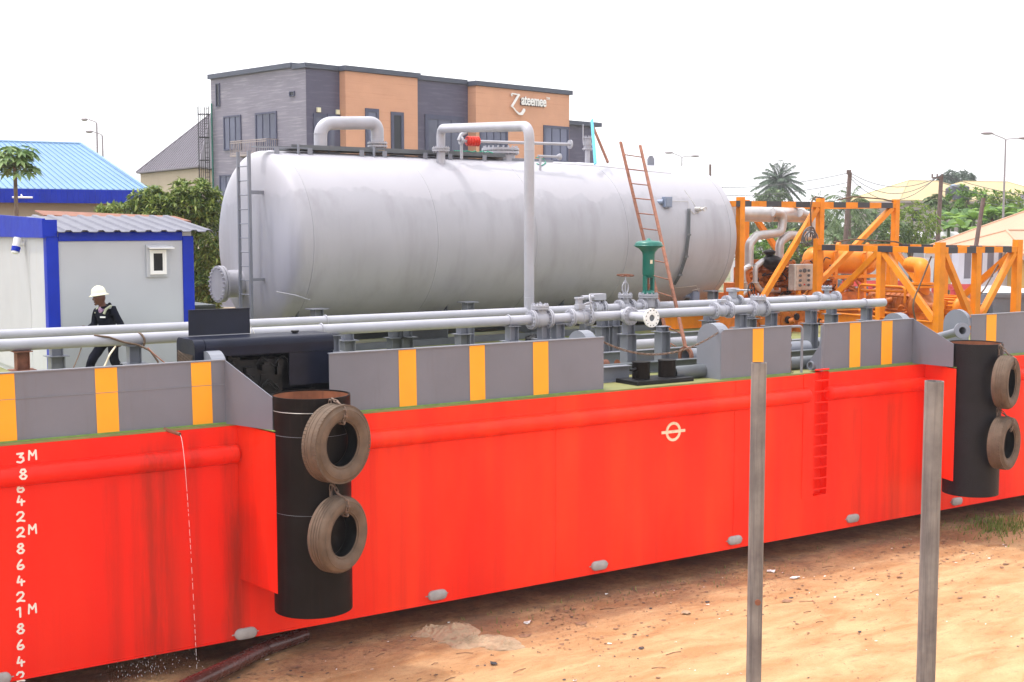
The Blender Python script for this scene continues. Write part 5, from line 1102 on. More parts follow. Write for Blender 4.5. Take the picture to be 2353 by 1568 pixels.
# ---- main building
L = Loc(PD(703, 150, 80), R(11.5)); mb_ = L.root('office_building', 'dark tiled office building with orange brick panels and a white shop sign', 'building')
u = lambda dx, w=0: L.hit(dx, 300, w).x
zt0 = L.hit(703, 156).z; ztB = L.hit(880, 172, -.6).z; ztC = L.hit(1025, 190).z; ztD = L.hit(1200, 208, -.8).z
uA, uB0, uB1, uD0, uD1 = 0, u(795, -.6)+.0, u(960, -.6), u(1094, -.8), u(1308, -.8)
wl = L.side(487, 300).y; wt = L.side(675, 200).y; zl = L.side(560, 172).z
m = MB(); m.box((0, .001, GZ), (uB0+.2, wt-.01, zt0)); m.box((8, wt, GZ), (uB0+.2, wl-.1, zl)); m.build('dark_wall', M['tile'], mb_)
m = MB(); m.box((-.02, .02, GZ), (-.003, wt, zt0-.01)); m.box((-.02, wt+.002, GZ), (8, wl, zl)); m.build('side_wall', M['tile_lit'], mb_)
m = MB(); m.box((uB0, -.6, GZ), (uB1, wl-.2, ztB)); m.box((uD0, -.8, GZ), (uD1, wl-.2, ztD)); m.build('brick_wall', M['brick'], mb_)
m = MB(); m.box((uB1+.002, .002, GZ), (uD0-.002, wl-.3, ztC)); m.build('dark_wall', M['tile'], mb_)
zE = L.hit(1340, 290, .6).z; uE = u(1366, .6); m = MB(); m.box((uD1+.002, .6, GZ), (uE, 10, zE)); m.build('annex_wall', M['tile'], mb_)
m = MB(); t = .30
for a, b, w0, z, dpt in ((-.16, uB0-.16, -.15, zt0, wt), (uB0-.15, uB1+.15, -.76, ztB+.02, wl-.2), (uB1+.16, uD0-.16, -.15, ztC, wl-.3), (uD0-.15, uD1+.2, -.96, ztD+.02, wl-.2), (uD1+.41, uE+.4, .2, zE, 10)): m.box((a, w0, z), (b, dpt, z+t))
m.box((-.2, wt+.01, zl), (8, wl+.12, zl+t)); m.build('roof_coping', M['coping'], mb_)
def window(par, loc, dx0, dx1, dy0, dy1, w, nx=1, ny=1, fr='frameblue', fw=.12, side=False, gl='glass'):
    f = loc.side if side else loc.hit; a, b = f(dx0, (dy0+dy1)/2, w), f(dx1, (dy0+dy1)/2, w); xm = (dx0+dx1)/2; z1, z0 = f(xm, dy0, w).z, f(xm, dy1, w).z
    i = 1 if side else 0; s0, s1 = sorted((a[i], b[i])); m = MB(); g_ = MB()
    def bx(M_, p0, p1, q0, q1, d0, d1):
        if side: M_.box((w+d0, p0, q0), (w+d1, p1, q1))
        else: M_.box((p0, w+d0, q0), (p1, w+d1, q1))
    bx(m, s0, s1, z1-fw, z1, -.07, -.002); bx(m, s0, s1, z0, z0+fw, -.07, -.002); bx(m, s0, s0+fw, z0+fw, z1-fw, -.07, -.002); bx(m, s1-fw, s1, z0+fw, z1-fw, -.07, -.002)
    for k in range(1, nx): c = s0+(s1-s0)*k/nx; bx(m, c-.03, c+.03, z0+fw, z1-fw, -.055, -.02)
    for k in range(1, ny): c = z0+(z1-z0)*k/ny; bx(m, s0+fw, s1-fw, c-.03, c+.03, -.052, -.02)
    bx(g_, s0+fw, s1-fw, z0+fw, z1-fw, -.018, -.003); o = m.build('window', M[fr], par); g_.build('pane', M[gl], o); return o
M['glassb'] = pmat('blue_grey_glass', (.10, .11, .18), .1, var=.5, vs=.15, spec=.5)
window(mb_, L, 720, 747, 262, 350, 0, gl='glassb', fw=.2); window(mb_, L, 752, 788, 263, 350, 0, gl='glassb', fw=.2)
window(mb_, L, 839, 870, 250, 360, -.6, fw=.22, gl='glassb'); window(mb_, L, 898, 927, 258, 362, -.6, fw=.22)
window(mb_, L, 976, 1066, 266, 365, 0, 3, 1, fw=.3, gl='glassb'); window(mb_, L, 1102, 1166, 297, 365, -.8, 4, 2, fw=.18, gl='glassb'); window(mb_, L, 1248, 1306, 290, 375, -.8, 3, 2, fw=.18, gl='glassb')
m = MB()
for dx, dy in ((731, 253), (775, 258)): p = L.hit(dx, dy); m.box((p.x-.13, -.12, p.z-.14), (p.x+.13, -.002, p.z+.14))
m.build('wall_light', M['seal'], mb_)
window(mb_, L, 515, 555, 266, 346, -.02, 3, 1, side=True, fw=.1, gl='glassb'); window(mb_, L, 588, 637, 258, 350, -.02, 3, 1, side=True, fw=.12, gl='glassb')
window(mb_, L, 497, 506, 192, 246, -.02, 1, 1, side=True, fw=.05); window(mb_, L, 506, 550, 402, 492, -.02, 3, 1, side=True, fw=.1, gl='glassb'); window(mb_, L, 666, 678, 210, 222, -.02, 1, 1, side=True, fw=.05)
m = MB(); a, b = L.side(556, 330, -.02), L.side(640, 330, -.02); z1, z0 = L.side(600, 320, -.9).z, L.side(600, 352, -.9).z; ya, yb = sorted((a.y, b.y))
m.box((-.95, ya, z0-.12), (-.022, yb, z0)); 
for z in (z0+.08, z1-.12, z1): m.box((-.93, ya, z-.03), (-.89, yb, z+.02))
for i in range(22): y = ya+.03+(yb-ya-.06)*i/21; m.box((-.925, y-.012, z0), (-.90, y+.012, z1))
for y in (ya, yb-.04): m.box((-.93, y, z1-.03), (-.03, y+.04, z1+.02)); [m.box((-.93+.15*i, y+.01, z0), (-.905+.15*i, y+.03, z1)) for i in range(6)]
m.build('balcony_railing', M['block'], mb_)
m = MB(); yc = L.side(492, 300, -.02).y+.4; zc0, zc1 = GZ, L.side(492, 245, -.02).z
for y in (yc-.25, yc+.25): m.box((-.35, y-.02, zc0), (-.31, y+.02, zc1))
z = zc0+.3
while z < zc1: m.box((-.345, yc-.23, z), (-.315, yc+.23, z+.03)); z += .32
z = 4
while z < zc1: m.torus((-.55, yc, z), (0, 0, 1), .38, .025, n=16, m=5); z += 1.5
for k in range(5): q = PI*.5+PI*k/4; m.box((-.55+.38*math.cos(q)-.012, yc+.38*math.sin(q)-.012, 4), (-.55+.38*math.cos(q)+.012, yc+.38*math.sin(q)+.012, zc1))
m.build('cage_ladder', M['black'], mb_)
m = MB(); m.cyl((-.15, wl-.25, GZ), (-.15, wl-.25, zc1+.2), .06, n=10); m.build('drain_pipe', M['green'], mb_)
# the sign: a tall swash initial, then the word
p = L.hit(1171, 236, -.8); q = L.hit(1193, 236, -.8); zc_ = p.z; S = (L.hit(1171, 215, -.8).z-L.hit(1171, 252, -.8).z)
sg = MB(); w0 = -.8; zw = (q.x-p.x)
def SP(a, b): return V((p.x+a*zw*1.0, w0-.12, L.hit(1171, 252, -.8).z+b*S))
def thick(pts, ws, M_, d0=-.10, d1=-.16):
    for (a, wa), (b, wb) in zip(zip(pts, ws), zip(pts[1:], ws[1:])):
        d_ = (b-a); n_ = V((-d_.z, 0, d_.x)).normalized(); e = V((0, d1-d0, 0)); 
        q_ = [a+n_*wa, b+n_*wb, b-n_*wb, a-n_*wa]; M_.prism([V((v.x, w0+d0, v.z)) for v in q_], e)
    for a, wa in zip(pts, ws): M_.cyl((a.x, w0+d0-.001, a.z), (a.x, w0+d1-.002, a.z), wa, n=10)
thick([SP(.08, .86), SP(.05, .93), SP(.14, .99), SP(.55, .97), SP(.88, .94)], [.05, .05, .045, .04, .05], sg)
thick([SP(.80, .94), SP(.12, .22)], [.085, .085], sg)
thick([SP(.02, .20), SP(.25, .12), SP(.55, -.10), SP(.85, -.24), SP(1.15, -.20), SP(1.36, .02)], [.03, .04, .05, .07, .11, .12], sg)
z_ = sg
cu = bpy.data.curves.new('sign_text', 'FONT'); cu.body = 'ateemee'; cu.size = 1; cu.extrude = .03; cu.offset = .018; cu.space_character = .98
to = bpy.data.objects.new('tmp_text', cu); C.objects.link(to); dg = bpy.context.evaluated_depsgraph_get(); dg.update(); tm = bpy.data.meshes.new_from_object(to.evaluated_get(dg)); bpy.data.objects.remove(to)
xs2 = [v.co.x for v in tm.vertices]; x0t, x1t = min(xs2), max(xs2); a, b = L.hit(1195, 236, -.8), L.hit(1252, 240, -.8); sx = (b.x-a.x)/(x1t-x0t); sz = sx*1.35
Mt = Matrix.Translation((a.x-x0t*sx, w0-.13, L.hit(1222, 243, -.8).z)) @ Matrix(((sx,0,0,0),(0,0,-1,0),(0,sz,0,0),(0,0,0,1)))
o_ = len(sg.v); sg.mesh(tm, Mt); sg.sm = [False]*len(sg.sm)
so = sg.build('shop_sign', M['white'], mb_)
m = MB(); m.mesh(tm, Matrix.Translation((-.03, .06, -.03)) @ Mt); m.sm = [False]*len(m.sm); m.build('sign_backing', M['coping'], so)
cu = bpy.data.curves.new('tm_text', 'FONT'); cu.body = 'TM'; cu.size = .28; cu.extrude = .02; to = bpy.data.objects.new('tmp_text', cu); C.objects.link(to); dg = bpy.context.evaluated_depsgraph_get(); dg.update(); tm2 = bpy.data.meshes.new_from_object(to.evaluated_get(dg)); bpy.data.objects.remove(to)
m = MB(); m.mesh(tm2, Matrix.Translation((b.x, w0-.13, L.hit(1252, 230, -.8).z)) @ Matrix(((1,0,0,0),(0,0,-1,0),(0,1,0,0),(0,0,0,1)))); m.sm = [False]*len(m.sm); m.build('sign_mark', M['white'], so)

def hip(par, loc_mb, corners, apex0, apex1, mat, name='roof', th=.12):
    m = MB(); a, b, c, d = corners; e, f = apex0, apex1
    m.add([a, b, c, d, e, f], [(0, 1, 5, 4), (1, 2, 5), (2, 3, 4, 5), (3, 0, 4)]); dn = V((0, 0, -th)); m.add([a+dn, b+dn, c+dn, d+dn], [(3, 2, 1, 0)])
    for p, q in ((a, b), (b, c), (c, d), (d, a)): m.add([p, p+dn, q+dn, q], [(0, 1, 2, 3)])
    for p, q in ((a, e), (b, f), (c, f), (d, e), (e, f)):
        if (q-p).length > .1: m.tube([p, q], .07, 6)
    return m.build(name, M[mat] if isinstance(mat, str) else mat, par)
def ribs(m, a, b, c, d, n, h_=.03):                              # raised sheet ribs from edge a-b up to edge d-c
    for i in range(n):
        t = (i+.5)/n; m.beam(a+(b-a)*t+V((0, 0, h_*.5)), d+(c-d)*t+V((0, 0, h_*.5)), .04, h_)
# ---- blue roofed shed
c = PD(342, 437, 50); L2 = Loc(c, R(-3.5)); sh = L2.root('blue_roofed_shed', 'long shed with light blue sheet roof and deep blue fascia', 'building')
ze = c.z; zr = 5.8+180/3000*54.1; Lr = 26; a, b, c_, d_ = V((-Lr, 0, ze)), V((0, 0, ze)), V((0, 10, ze)), V((-Lr, 10, ze)); e, f = V((-Lr+1.5, 5, zr)), V((-1.4, 5, zr))
hip(sh, None, (a, b, c_, d_), e, f, 'roofb'); m = MB(); ribs(m, a, b, f, e, 110); m.build('roof_ribs', M['roofb'], sh)
m = MB(); m.box((-Lr, -.02, ze-.52), (.02, .04, ze-.02)); m.box((-.02, .05, ze-.52), (.02, 10, ze-.02))
for i in range(130): x = -Lr+i*.2; m.box((x, -.045, ze-.5), (x+.05, -.021, ze-.04))
m.build('fascia', M['blue'], sh)
m = MB(); m.box((-Lr+.5, .6, GZ), (-.6, 9.4, ze-.1)); m.build('wall', M['sand'], sh)
m = MB(); q = L2.hit(52, 454, -.3); m.cyl((q.x-.35, -.25, q.z), (q.x+.35, -.25, q.z), .035, n=8); m.cyl((q.x, -.25, q.z), (q.x, .1, q.z+.15), .03, n=6); m.build('wall_lamp', M['white'], sh)
# ---- grey pyramid roof
g2 = empty('grey_roofed_house', PD(440, 515, 108)*1.0-V((0, 0, 5.8-GZ)), 'house with steep dark grey hipped roof left of the office building', 'building')
c1, c2, c3 = PD(313, 396, 116), PD(457, 404, 103), PD(575, 400, 120); c2.z = c3.z = c1.z; c4 = c1+c3-c2; ap = PD(484, 262, 111)
hip(g2, None, (c1, c2, c3, c4), ap, ap+V((.05, .05, 0)), 'roofd'); m = MB(); mid = (c1+c3)/2
poly = [mid+(q-mid)*.93 for q in (c1, c2, c3, c4)]; m.prism([V((q.x, q.y, GZ)) for q in poly], (0, 0, c1.z-.15-GZ)); m.build('wall', M['sand'], g2)
m = MB(); n = 26
for i in range(n):
    t = (i+.5)/n; p = c1+(c2-c1)*t; q = ap; s_ = .5+abs(t-.5)
    top_ = p+(ap-p)*(1-abs(2*t-1))*.98 if True else ap
    foot = p; mid_e = (c1+c2)/2; dirv = (ap-mid_e); k_ = 1-abs(2*t-1); m.beam(foot+V((0, 0, .03)), foot+dirv*k_+V((0, 0, .03)), .05, .05)
m.build('roof_ribs', M['roofd'], g2)
# ---- generic hipped house in the distance
def house(dx, depth, ang, a_, b_, ze_, zr_, roof, wall, name, label, zb=GZ, wins=(), rl=None):
    c = PD(dx, 515, depth); lc = Loc(c, ang); o = lc.root(name, label, 'building'); ov = .6; r_ = (b_ if rl is None else rl)
    A, B, C_, D_ = V((-a_, -b_, ze_)), V((a_, -b_, ze_)), V((a_, b_, ze_)), V((-a_, b_, ze_)); k_ = min(b_, a_*.95) if rl is None else a_-rl
    hip(o, None, (A, B, C_, D_), V((-a_+k_, 0, zr_)), V((a_-k_, 0, zr_)), roof); m = MB(); m.box((-a_+ov, -b_+ov, zb), (a_-ov, b_-ov, ze_-.05)); m.build('wall', M[wall], o)
    m = MB(); m.box((-a_-.02, -b_-.03, ze_-.30), (a_+.02, -b_+.02, ze_-.121)); m.box((-a_-.03, -b_+.03, ze_-.30), (-a_+.02, b_, ze_-.121)); m.build('fascia_board', M['block'], o)
    for wx, wz, ww, wh, sd in wins:
        m = MB()
        if sd: m.box((-a_+ov-.05, wx-ww/2, wz-wh/2), (-a_+ov-.002, wx+ww/2, wz+wh/2))
        else: m.box((wx-ww/2, -b_+ov-.05, wz-wh/2), (wx+ww/2, -b_+ov-.002, wz+wh/2))
        m.build('window', M['glass'], o)
    return o, lc
h1, l1 = house(2118, 150, R(-12), 7.2, 5.2, 8.4, 10.7, 'roofc', 'block', 'hipped_house', 'two storey block house with cream hipped roof behind the palms', wins=((-1, 6.9, .9, 1.2, 0), (2.2, 6.9, .8, 1.2, 0), (-4.5, 6.7, 1, 1.2, 0), (0, 6.6, .9, 1.1, 1)))
h2, l2 = house(2262, 168, R(-12), 9.5, 6, 8.6, 11.2, 'roofc', 'block', 'hipped_house', 'cream roofed house right of the black water tanks, half hidden by banana leaves')
m = MB(); q = PD(2212, 515, 149)
for i, (dx, y0_, y1_, rw) in enumerate(((2187, 434, 452, .7), (2203, 430, 458, 1.1))): a = PD(dx, y1_, 146); b = PD(dx, y0_, 146); m.cyl((a.x, a.y, a.z), (a.x, a.y, b.z), rw, n=20); m.lathe([(rw, 0), (rw*.6, .2), (.2, .28), (0, .3)], (a.x, a.y, b.z), (0, 0, 1), 20)
wt1 = empty('water_tank', PD(2203, 515, 146)-V((0, 0, 5.8-GZ)), 'pair of black water tanks on a stand between the two cream roofs', 'water tank'); m.build('tank_drum', M['tankb'], wt1)
m = MB(); 
for dx in (2188, 2212, 2224): a = PD(dx, 455, 146); m.box((a.x-.1, a.y-.1, GZ), (a.x+.1, a.y+.1, a.z))
a = PD(2186, 458, 145.6); b = PD(2226, 458, 145.6); m.beam(a, b, 1.8, .2); m.build('stand', M['tankb'], wt1)
a = PD(2192, 431, 147); m = MB(); m.cyl(a-V((0, 0, .9)), a, .6, n=18); m.lathe([(.6, 0), (.3, .3), (0, .35)], a, (0, 0, 1), 18); m.cyl((a.x, a.y, 8.5), (a.x, a.y, a.z-.9), .3, n=8); tag(m.build('water_tank', M['roofb'], origin=(a.x, a.y, GZ)), 'small light blue water tank standing above the cream roof', 'water tank')
house(2335, 62, R(5), 3.4, 2.6, 4.5, 5.5, 'roofo', 'wally', 'orange_roofed_house', 'low house with pale orange hipped roof and yellow wall at the right edge')
house(2415, 75, R(-15), 5.2, 4, 4.55, 6.7, 'roofo', 'wallw', 'orange_roofed_house', 'larger pale orange roof rising behind the low yellow walled house')
a, b = PD(2200, 578, 56), PD(2322, 628, 52); m = MB(); wo = empty('white_store_building', ((a.x+b.x)/2, (a.y+b.y)/2, GZ), 'long white walled store with grey shutters behind the lower orange frame', 'building')
a = PD(2195, 579, 56); b = PD(2330, 579, 60); m.beam((a.x, a.y, (GZ+a.z)/2), (b.x, b.y, (GZ+a.z)/2), .3, a.z-GZ); m.build('wall', M['wallw'], wo); m = MB()
for i in range(5): c = a+(b-a)*(.12+.19*i); n_ = V((0, 0, 1)).cross(b-a).normalized()*-.18; m.beam(V((c.x, c.y, 4.0))-n_*0-V((FH.x, FH.y, 0))*.18, V((c.x, c.y, 4.0))+(b-a).normalized()*.62-V((FH.x, FH.y, 0))*.18, .05, 1.1)
m.build('shutter', M['roofd'], wo)
for i, (dx0, dx1, dy, D, lb) in enumerate(((2052, 2148, 541, 92, 'low white roofed shed left of the wooden pole with a crossarm'), (2154, 2215, 541, 88, 'low white roofed shed right of the wooden pole with a crossarm'), (1700, 1850, 552, 70, 'white roofed shed seen behind the exhaust pipes'))):
    a, b = PD(dx0, dy+6, D), PD(dx1, dy+6, D); o = empty('white_shed', V(((a.x+b.x)/2, (a.y+b.y)/2, GZ)), lb, 'shed'); m = MB(); e = FH*3.0; up_ = V((0, 0, .35)); m.prism([a, b, b+e*.5+up_, a+e*.5+up_], (0, 0, .06)); m.prism([a+e*.5+up_, b+e*.5+up_, b+e, a+e], (0, 0, .06)); m.build('roof', M['tarp'], o)
    m = MB(); m.beam(V((a.x, a.y, (a.z-.1+GZ)/2))+e*.5, V((b.x, b.y, (a.z-.1+GZ)/2))+e*.5, 2.6, a.z-.1-GZ); m.build('wall', M['wallw'], o)
# ---- market stalls with sheet roofs beyond the barge
random.seed(12)
stall_pos = sorted([random.uniform(1885, 2380) for _ in range(14)]+[random.uniform(1700, 1880) for _ in range(4)])
ORD2 = ('leftmost', 'second', 'third', 'fourth', 'fifth', 'sixth', 'seventh', 'eighth', 'ninth', 'tenth', 'eleventh', 'twelfth', 'thirteenth', 'fourteenth', 'fifteenth', 'sixteenth', 'seventeenth', 'eighteenth')
for i in range(18):
    dx = stall_pos[i]; D = random.uniform(44, 60); dy = 515+ (D and random.uniform(2.6, 3.4))*3000/D; a = PD(dx, dy, D)
    o = empty('market_stall', V((a.x, a.y, GZ)), ORD2[i]+' makeshift stall from the left, '+('blue' if i % 6 == 3 else 'pale')+' sheet roof beyond the barge', 'stall', 'makeshift stalls beyond the barge', rz=random.uniform(-.6, .6)); ORG[o.name] = V((0, 0, GZ))
    w_, d_ = random.uniform(1.3, 2.4), random.uniform(1.0, 1.7); tl = random.uniform(-.25, .3); m = MB(); nx = 10; vs = []; top_ = a.z
    for j in range(6):
        for k in range(nx+1): x = -w_+2*w_*k/nx; y = -d_+2*d_*j/5; vs.append((x, y, top_+tl*y/d_*.6+.06*noise.noise(V((x*1.3, y*1.3, i*3)))+.02*(k % 2)))
    m.add(vs, [(j*(nx+1)+k, j*(nx+1)+k+1, (j+1)*(nx+1)+k+1, (j+1)*(nx+1)+k) for j in range(5) for k in range(nx)]); m.build('sheet_roof', M['tarpb' if i % 6 == 3 else 'tarp'], o)
    m = MB(); [m.box((sx*(w_-.2)-.04, sy*(d_-.2)-.04, GZ), (sx*(w_-.2)+.04, sy*(d_-.2)+.04, top_-.12+tl*sy*.4)) for sx in (-1, 1) for sy in (-1, 1)]; m.build('stall_posts', M['pole'], o)
    m = MB(); m.box((-w_*.8, -d_*.5, GZ), (w_*.8, d_*.6, 1.2)); m.build('counter', M['block' if i % 2 else 'litterb'], o)
a = PD(1950, 655, 47); rf_ = empty('red_steel_frame', V((a.x, a.y, GZ)), 'red painted steel frame standing behind the orange pump', 'steel frame'); m = MB()
for d0, d1, y in ((1940, 2075, 652), (2150, 2240, 660)):
    p, q = PD(d0, y, 46), PD(d1, y, 43); m.beam(p, q, .2, .2)
    for t in (0, .5, 1): c = p+(q-p)*t; m.box((c.x-.1, c.y-.1, GZ), (c.x+.1, c.y+.1, c.z))
m.build('frame_bars', M['redfr'], rf_)
for d0, d1, y0_, D, lb in ((2283, 2420, 680, 43, 'dark grey steel skip bin at the right edge behind the bulwark'), (1925, 2010, 648, 48, 'dark grey steel skip bin behind the lower frame left post')):
    p, q = PD(d0, y0_, D), PD(d1, y0_, D); o = empty('skip_bin', V(((p.x+q.x)/2, (p.y+q.y)/2, GZ)), lb, 'bin'); m = MB(); e = FH*1.8
    m.prism([p, q, V((q.x, q.y, GZ)), V((p.x, p.y, GZ))], e*.03); m.prism([p+e, q+e, V((q.x, q.y, GZ))+e, V((p.x, p.y, GZ))+e], e*.03); m.prism([p+e*.03, p+e, V((p.x, p.y, GZ))+e, V((p.x, p.y, GZ))+e*.03], (q-p)*.02); m.beam(p, q, .12, .12); m.build('bin_body', M['dkgrey'], o)
a = PD(2362, 452, 105); m = MB(); go = empty('gazebo', V((a.x, a.y, GZ)), 'dark hipped gazebo roof on red posts at the right edge', 'gazebo'); z_e = PD(2362, 476, 105).z; z_a = PD(2362, 447, 105).z
hip(go, None, [V((a.x+x*2.2, a.y+y*2.2, z_e)) for x, y in ((-1, -1), (1, -1), (1, 1), (-1, 1))], V((a.x-.1, a.y, z_a)), V((a.x+.1, a.y, z_a)), 'roofd'); [m.box((a.x+x*1.9-.08, a.y+y*1.9-.08, GZ), (a.x+x*1.9+.08, a.y+y*1.9+.08, z_e-.12)) for x in (-1, 0, 1) for y in (-1, 1)]; m.box((a.x-2, a.y-2, z_e-2.2), (a.x+2, a.y+2, z_e-2.0)); m.build('posts', M['redfr'], go)
a = PD(480, 660, 44); b = PD(580, 660, 44); m = MB(); m.beam((a.x-2, a.y+1, 1.3), (b.x, b.y, 1.3), .25, 3.4); tag(m.build('boundary_wall', M['sand'], origin=(a.x, a.y, GZ)), 'pale boundary wall glimpsed between the leafy tree and the tank', 'wall')

# ---- poles, lamps, wires, mast
def upole(x0, y0, x1, y1, D, label, arms=(), r=.13):
    t = PD(x0, y0, D); b = PD(x1, y1, D); d_ = (b-t); b = t+d_*((GZ-t.z)/d_.z); o = empty('utility_pole', b, label, 'pole'); m = MB(); m.cyl(b, t, r*1.15, r*.85, n=14); m.build('shaft', M['pole'], o)
    for dx0, dx1, dy in arms:
        p, q = PD(dx0, dy, D-.15), PD(dx1, dy, D-.15); m = MB(); m.beam(p, q, .08, .1); [m.cyl(v, v+V((0, 0, .25)), .05, n=8) for v in (p, q, (p+q)/2)]; m.build('crossarm', M['pole'], o)
    return t
t1 = upole(1953, 397, 1943, 552, 84, 'brown wooden pole in front of the coconut palm', ((1947, 1954, 400),), .16); t2 = upole(2163, 405, 2155, 552, 84, 'wooden utility pole with a crossarm in front of the cream roofed house', ((2142, 2165, 409),), .15); upole(2260, 455, 2235, 615, 60, 'bare leaning pole over the pale orange roof', (), .11)
upole(1632, 378, 1632, 410, 140, 'short dark pole top peeping over the tank', (), .14)
def lamp(dx, dy, D, label, two=True, s=1.0):
    t = PD(dx, dy, D); b = V((t.x, t.y, GZ)); o = empty('street_lamp', b, label, 'street lamp', 'street lamps beyond the yard'); m = MB(); m.cyl(b, t, .10, .05, n=12); m.build('lamp_post', M['lamp'], o)
    for sg_ in ((-1, 1) if two else (-1,)):
        e = t+RT*sg_*.95*s+V((0, 0, .42*s if sg_ < 0 else .12*s)); m = MB(); m.tube(bend([t-V((0, 0, .3)), t+V((0, 0, .05)), e], .2), .035, 8); arm = m.build('arm', M['lamp'], o)
        m = MB(); m.ell(e+RT*sg_*.25, (.42*s, .16, .10), 14, 8, Matrix((RT, FH, V((0, 0, 1)))).transposed()); m.build('lamp_head', M['lamp'], arm)
lamp(2311, 322, 84, 'tall twin headed street lamp at the right edge'); lamp(1567, 362, 120, 'twin headed street lamp peeping over the right part of the tank'); lamp(222, 283, 80, 'taller slim street lamp left of the grey roof', False, .5); lamp(235, 312, 84, 'shorter street lamp behind the ridge of the blue roof', False, .6)
def wire(a, b, sag, lb):
    m = MB(); m.tube([a+(b-a)*(i/12)-V((0, 0, sag*(1-(i/6-1)**2))) for i in range(13)], .022, 5); tag(m.build('power_line', M['wire'], origin=(a+b)/2), lb, 'wire', 'power lines across the sky')
e0 = PD(1560, 430, 110)
for k, (dy0, dy1) in enumerate(((425, 0), (442, -.6), (476, -1.6), (487, -2.0))): wire(PD(1560, dy0, 95), t1+V((0, 0, dy1)), .5, ('topmost', 'second', 'third', 'lowest')[k]+' of the four power lines running left behind the oil palm')
for k in range(3): wire(t1+V((0, 0, -.15*k)), t2+V((.4-.4*k, 0, .2-.1*k)), .9+.3*k, ('topmost', 'middle', 'lowest')[k]+' of three power lines between the two wooden poles')
for k in range(3): wire(t2+V((0, 0, .1-.5*k)), PD(2520, 452+14*k, 96), .6, ('topmost', 'middle', 'lowest')[k]+' of three power lines running right from the crossarm pole')
mt = empty('lattice_mast', PD(1659, 515, 330)-V((0, 0, 5.8-GZ)), 'faint pale lattice mast in the sky right of the tank', 'mast'); m = MB(); T_ = PD(1659, 316, 330); base = V((T_.x, T_.y, GZ)); r1_, r0_ = .35, 1.0
cs = [(math.cos(a), math.sin(a)) for a in (.3, 2.4, 4.5)]; n = 26; lv = [[V((base.x+c_*(r0_+(r1_-r0_)*i/n), base.y+s_*(r0_+(r1_-r0_)*i/n), GZ+(T_.z-GZ)*i/n)) for c_, s_ in cs] for i in range(n+1)]
for i in range(n):
    for j in range(3): m.beam(lv[i][j], lv[i+1][j], .09, .09); m.beam(lv[i][j], lv[i+1][(j+1) % 3], .06, .06); m.beam(lv[i][j], lv[i][(j+1) % 3], .06, .06)
m.build('lattice', M['mast'], mt)

# ================================================================ VEGETATION
def leaf(m, p, d, L, w, droop=.2, up=V((0, 0, 1))):
    d = d.normalized(); s_ = d.cross(up)
    if s_.length < .05: s_ = V((1, 0, 0))
    s_ = s_.normalized()*w/2; a = p; b = p+d*L*.5+V((0, 0, L*.02)); c = p+d*L-V((0, 0, L*droop))
    m.add([a, b+s_, c, b-s_], [(0, 1, 2, 3)])
def rv(): 
    while True:
        q = V((random.uniform(-1, 1), random.uniform(-1, 1), random.uniform(-1, 1)))
        if .05 < q.length < 1: return q
def rosette(m, p, ax, L, w, n=8):
    u, v, a = frame(ax)
    for i in range(n): q = 2*PI*i/n+random.random(); leaf(m, p, (u*math.cos(q)+v*math.sin(q))*1.0+a*random.uniform(.1, .9), L*random.uniform(.7, 1.15), w, random.uniform(0, .35))
def bush(m, c, rad, n, L, w, seed=0, lob=2.2, dens=.5, per=8):
    random.seed(seed); k = 0
    while k < n:
        q = rv(); 
        if q.length < dens: continue
        s_ = 1+.38*noise.noise(q.normalized()*lob+V((seed, 0, 0)))
        p = V((c.x+q.x*rad[0]*s_, c.y+q.y*rad[1]*s_, c.z+q.z*rad[2]*s_)); k += 1
        if noise.noise(p*(1.8/max(rad))*2+V((0, seed, 0))) < -.22: continue
        rosette(m, p, V((q.x, q.y, q.z+.5)), L, w, per)
def trunk(par, b, t, r, mat='bark', limbs=()):
    m = MB(); mid = b+(t-b)*.5+V((.08, .05, 0)); m.tube([b, mid, t], [r, r*.8, r*.55], 10)
    for l in limbs: m.tube([b+(t-b)*.6, (b+(t-b)*.75+l)/2+V((0, 0, .1)), l], [r*.5, r*.35, r*.12], 7)
    m.build('trunk', M[mat], par)
def tree(c, rad, n, L, w, mat, label, seed, parts=None, per=8, grp=None, name='leafy_tree', dens=.5):
    b = V((c.x, c.y, GZ)); o = empty(name, b, label, 'tree', grp); random.seed(seed)
    lb_ = [c+V((rv().x*rad[0]*.6, rv().y*rad[1]*.6, random.uniform(-.2, .6)*rad[2])) for _ in range(6)]
    trunk(o, b, c+V((0, 0, rad[2]*.1)), max(.08, rad[0]*.07), limbs=lb_); m = MB()
    for cc, rr_, nn in (parts or [(c, rad, n)]): bush(m, cc, rr_, int(nn*1.5) if name == 'leafy_tree' else nn, L, w, seed, per=per, dens=dens)
    m.build('crown', M[mat], o); return o
T = lambda dx, dy, D: PD(dx, dy, D)
tree(T(425, 540, 37), (1.5, 1.5, 1.7), 0, .21, .065, 'leafm', 'broad leafy green tree between the cabin and the grey tank', 3,
     [(T(440, 470, 37), (.85, 1.1, .68), 330), (T(470, 560, 37), (.55, 1.0, 1.5), 480), (T(395, 490, 37), (1.1, 1.0, .6), 320), (T(290, 490, 37), (.85, .8, .28), 150), (T(345, 468, 37), (.6, .8, .46), 170), (T(470, 650, 37), (.5, .9, .9), 330)])
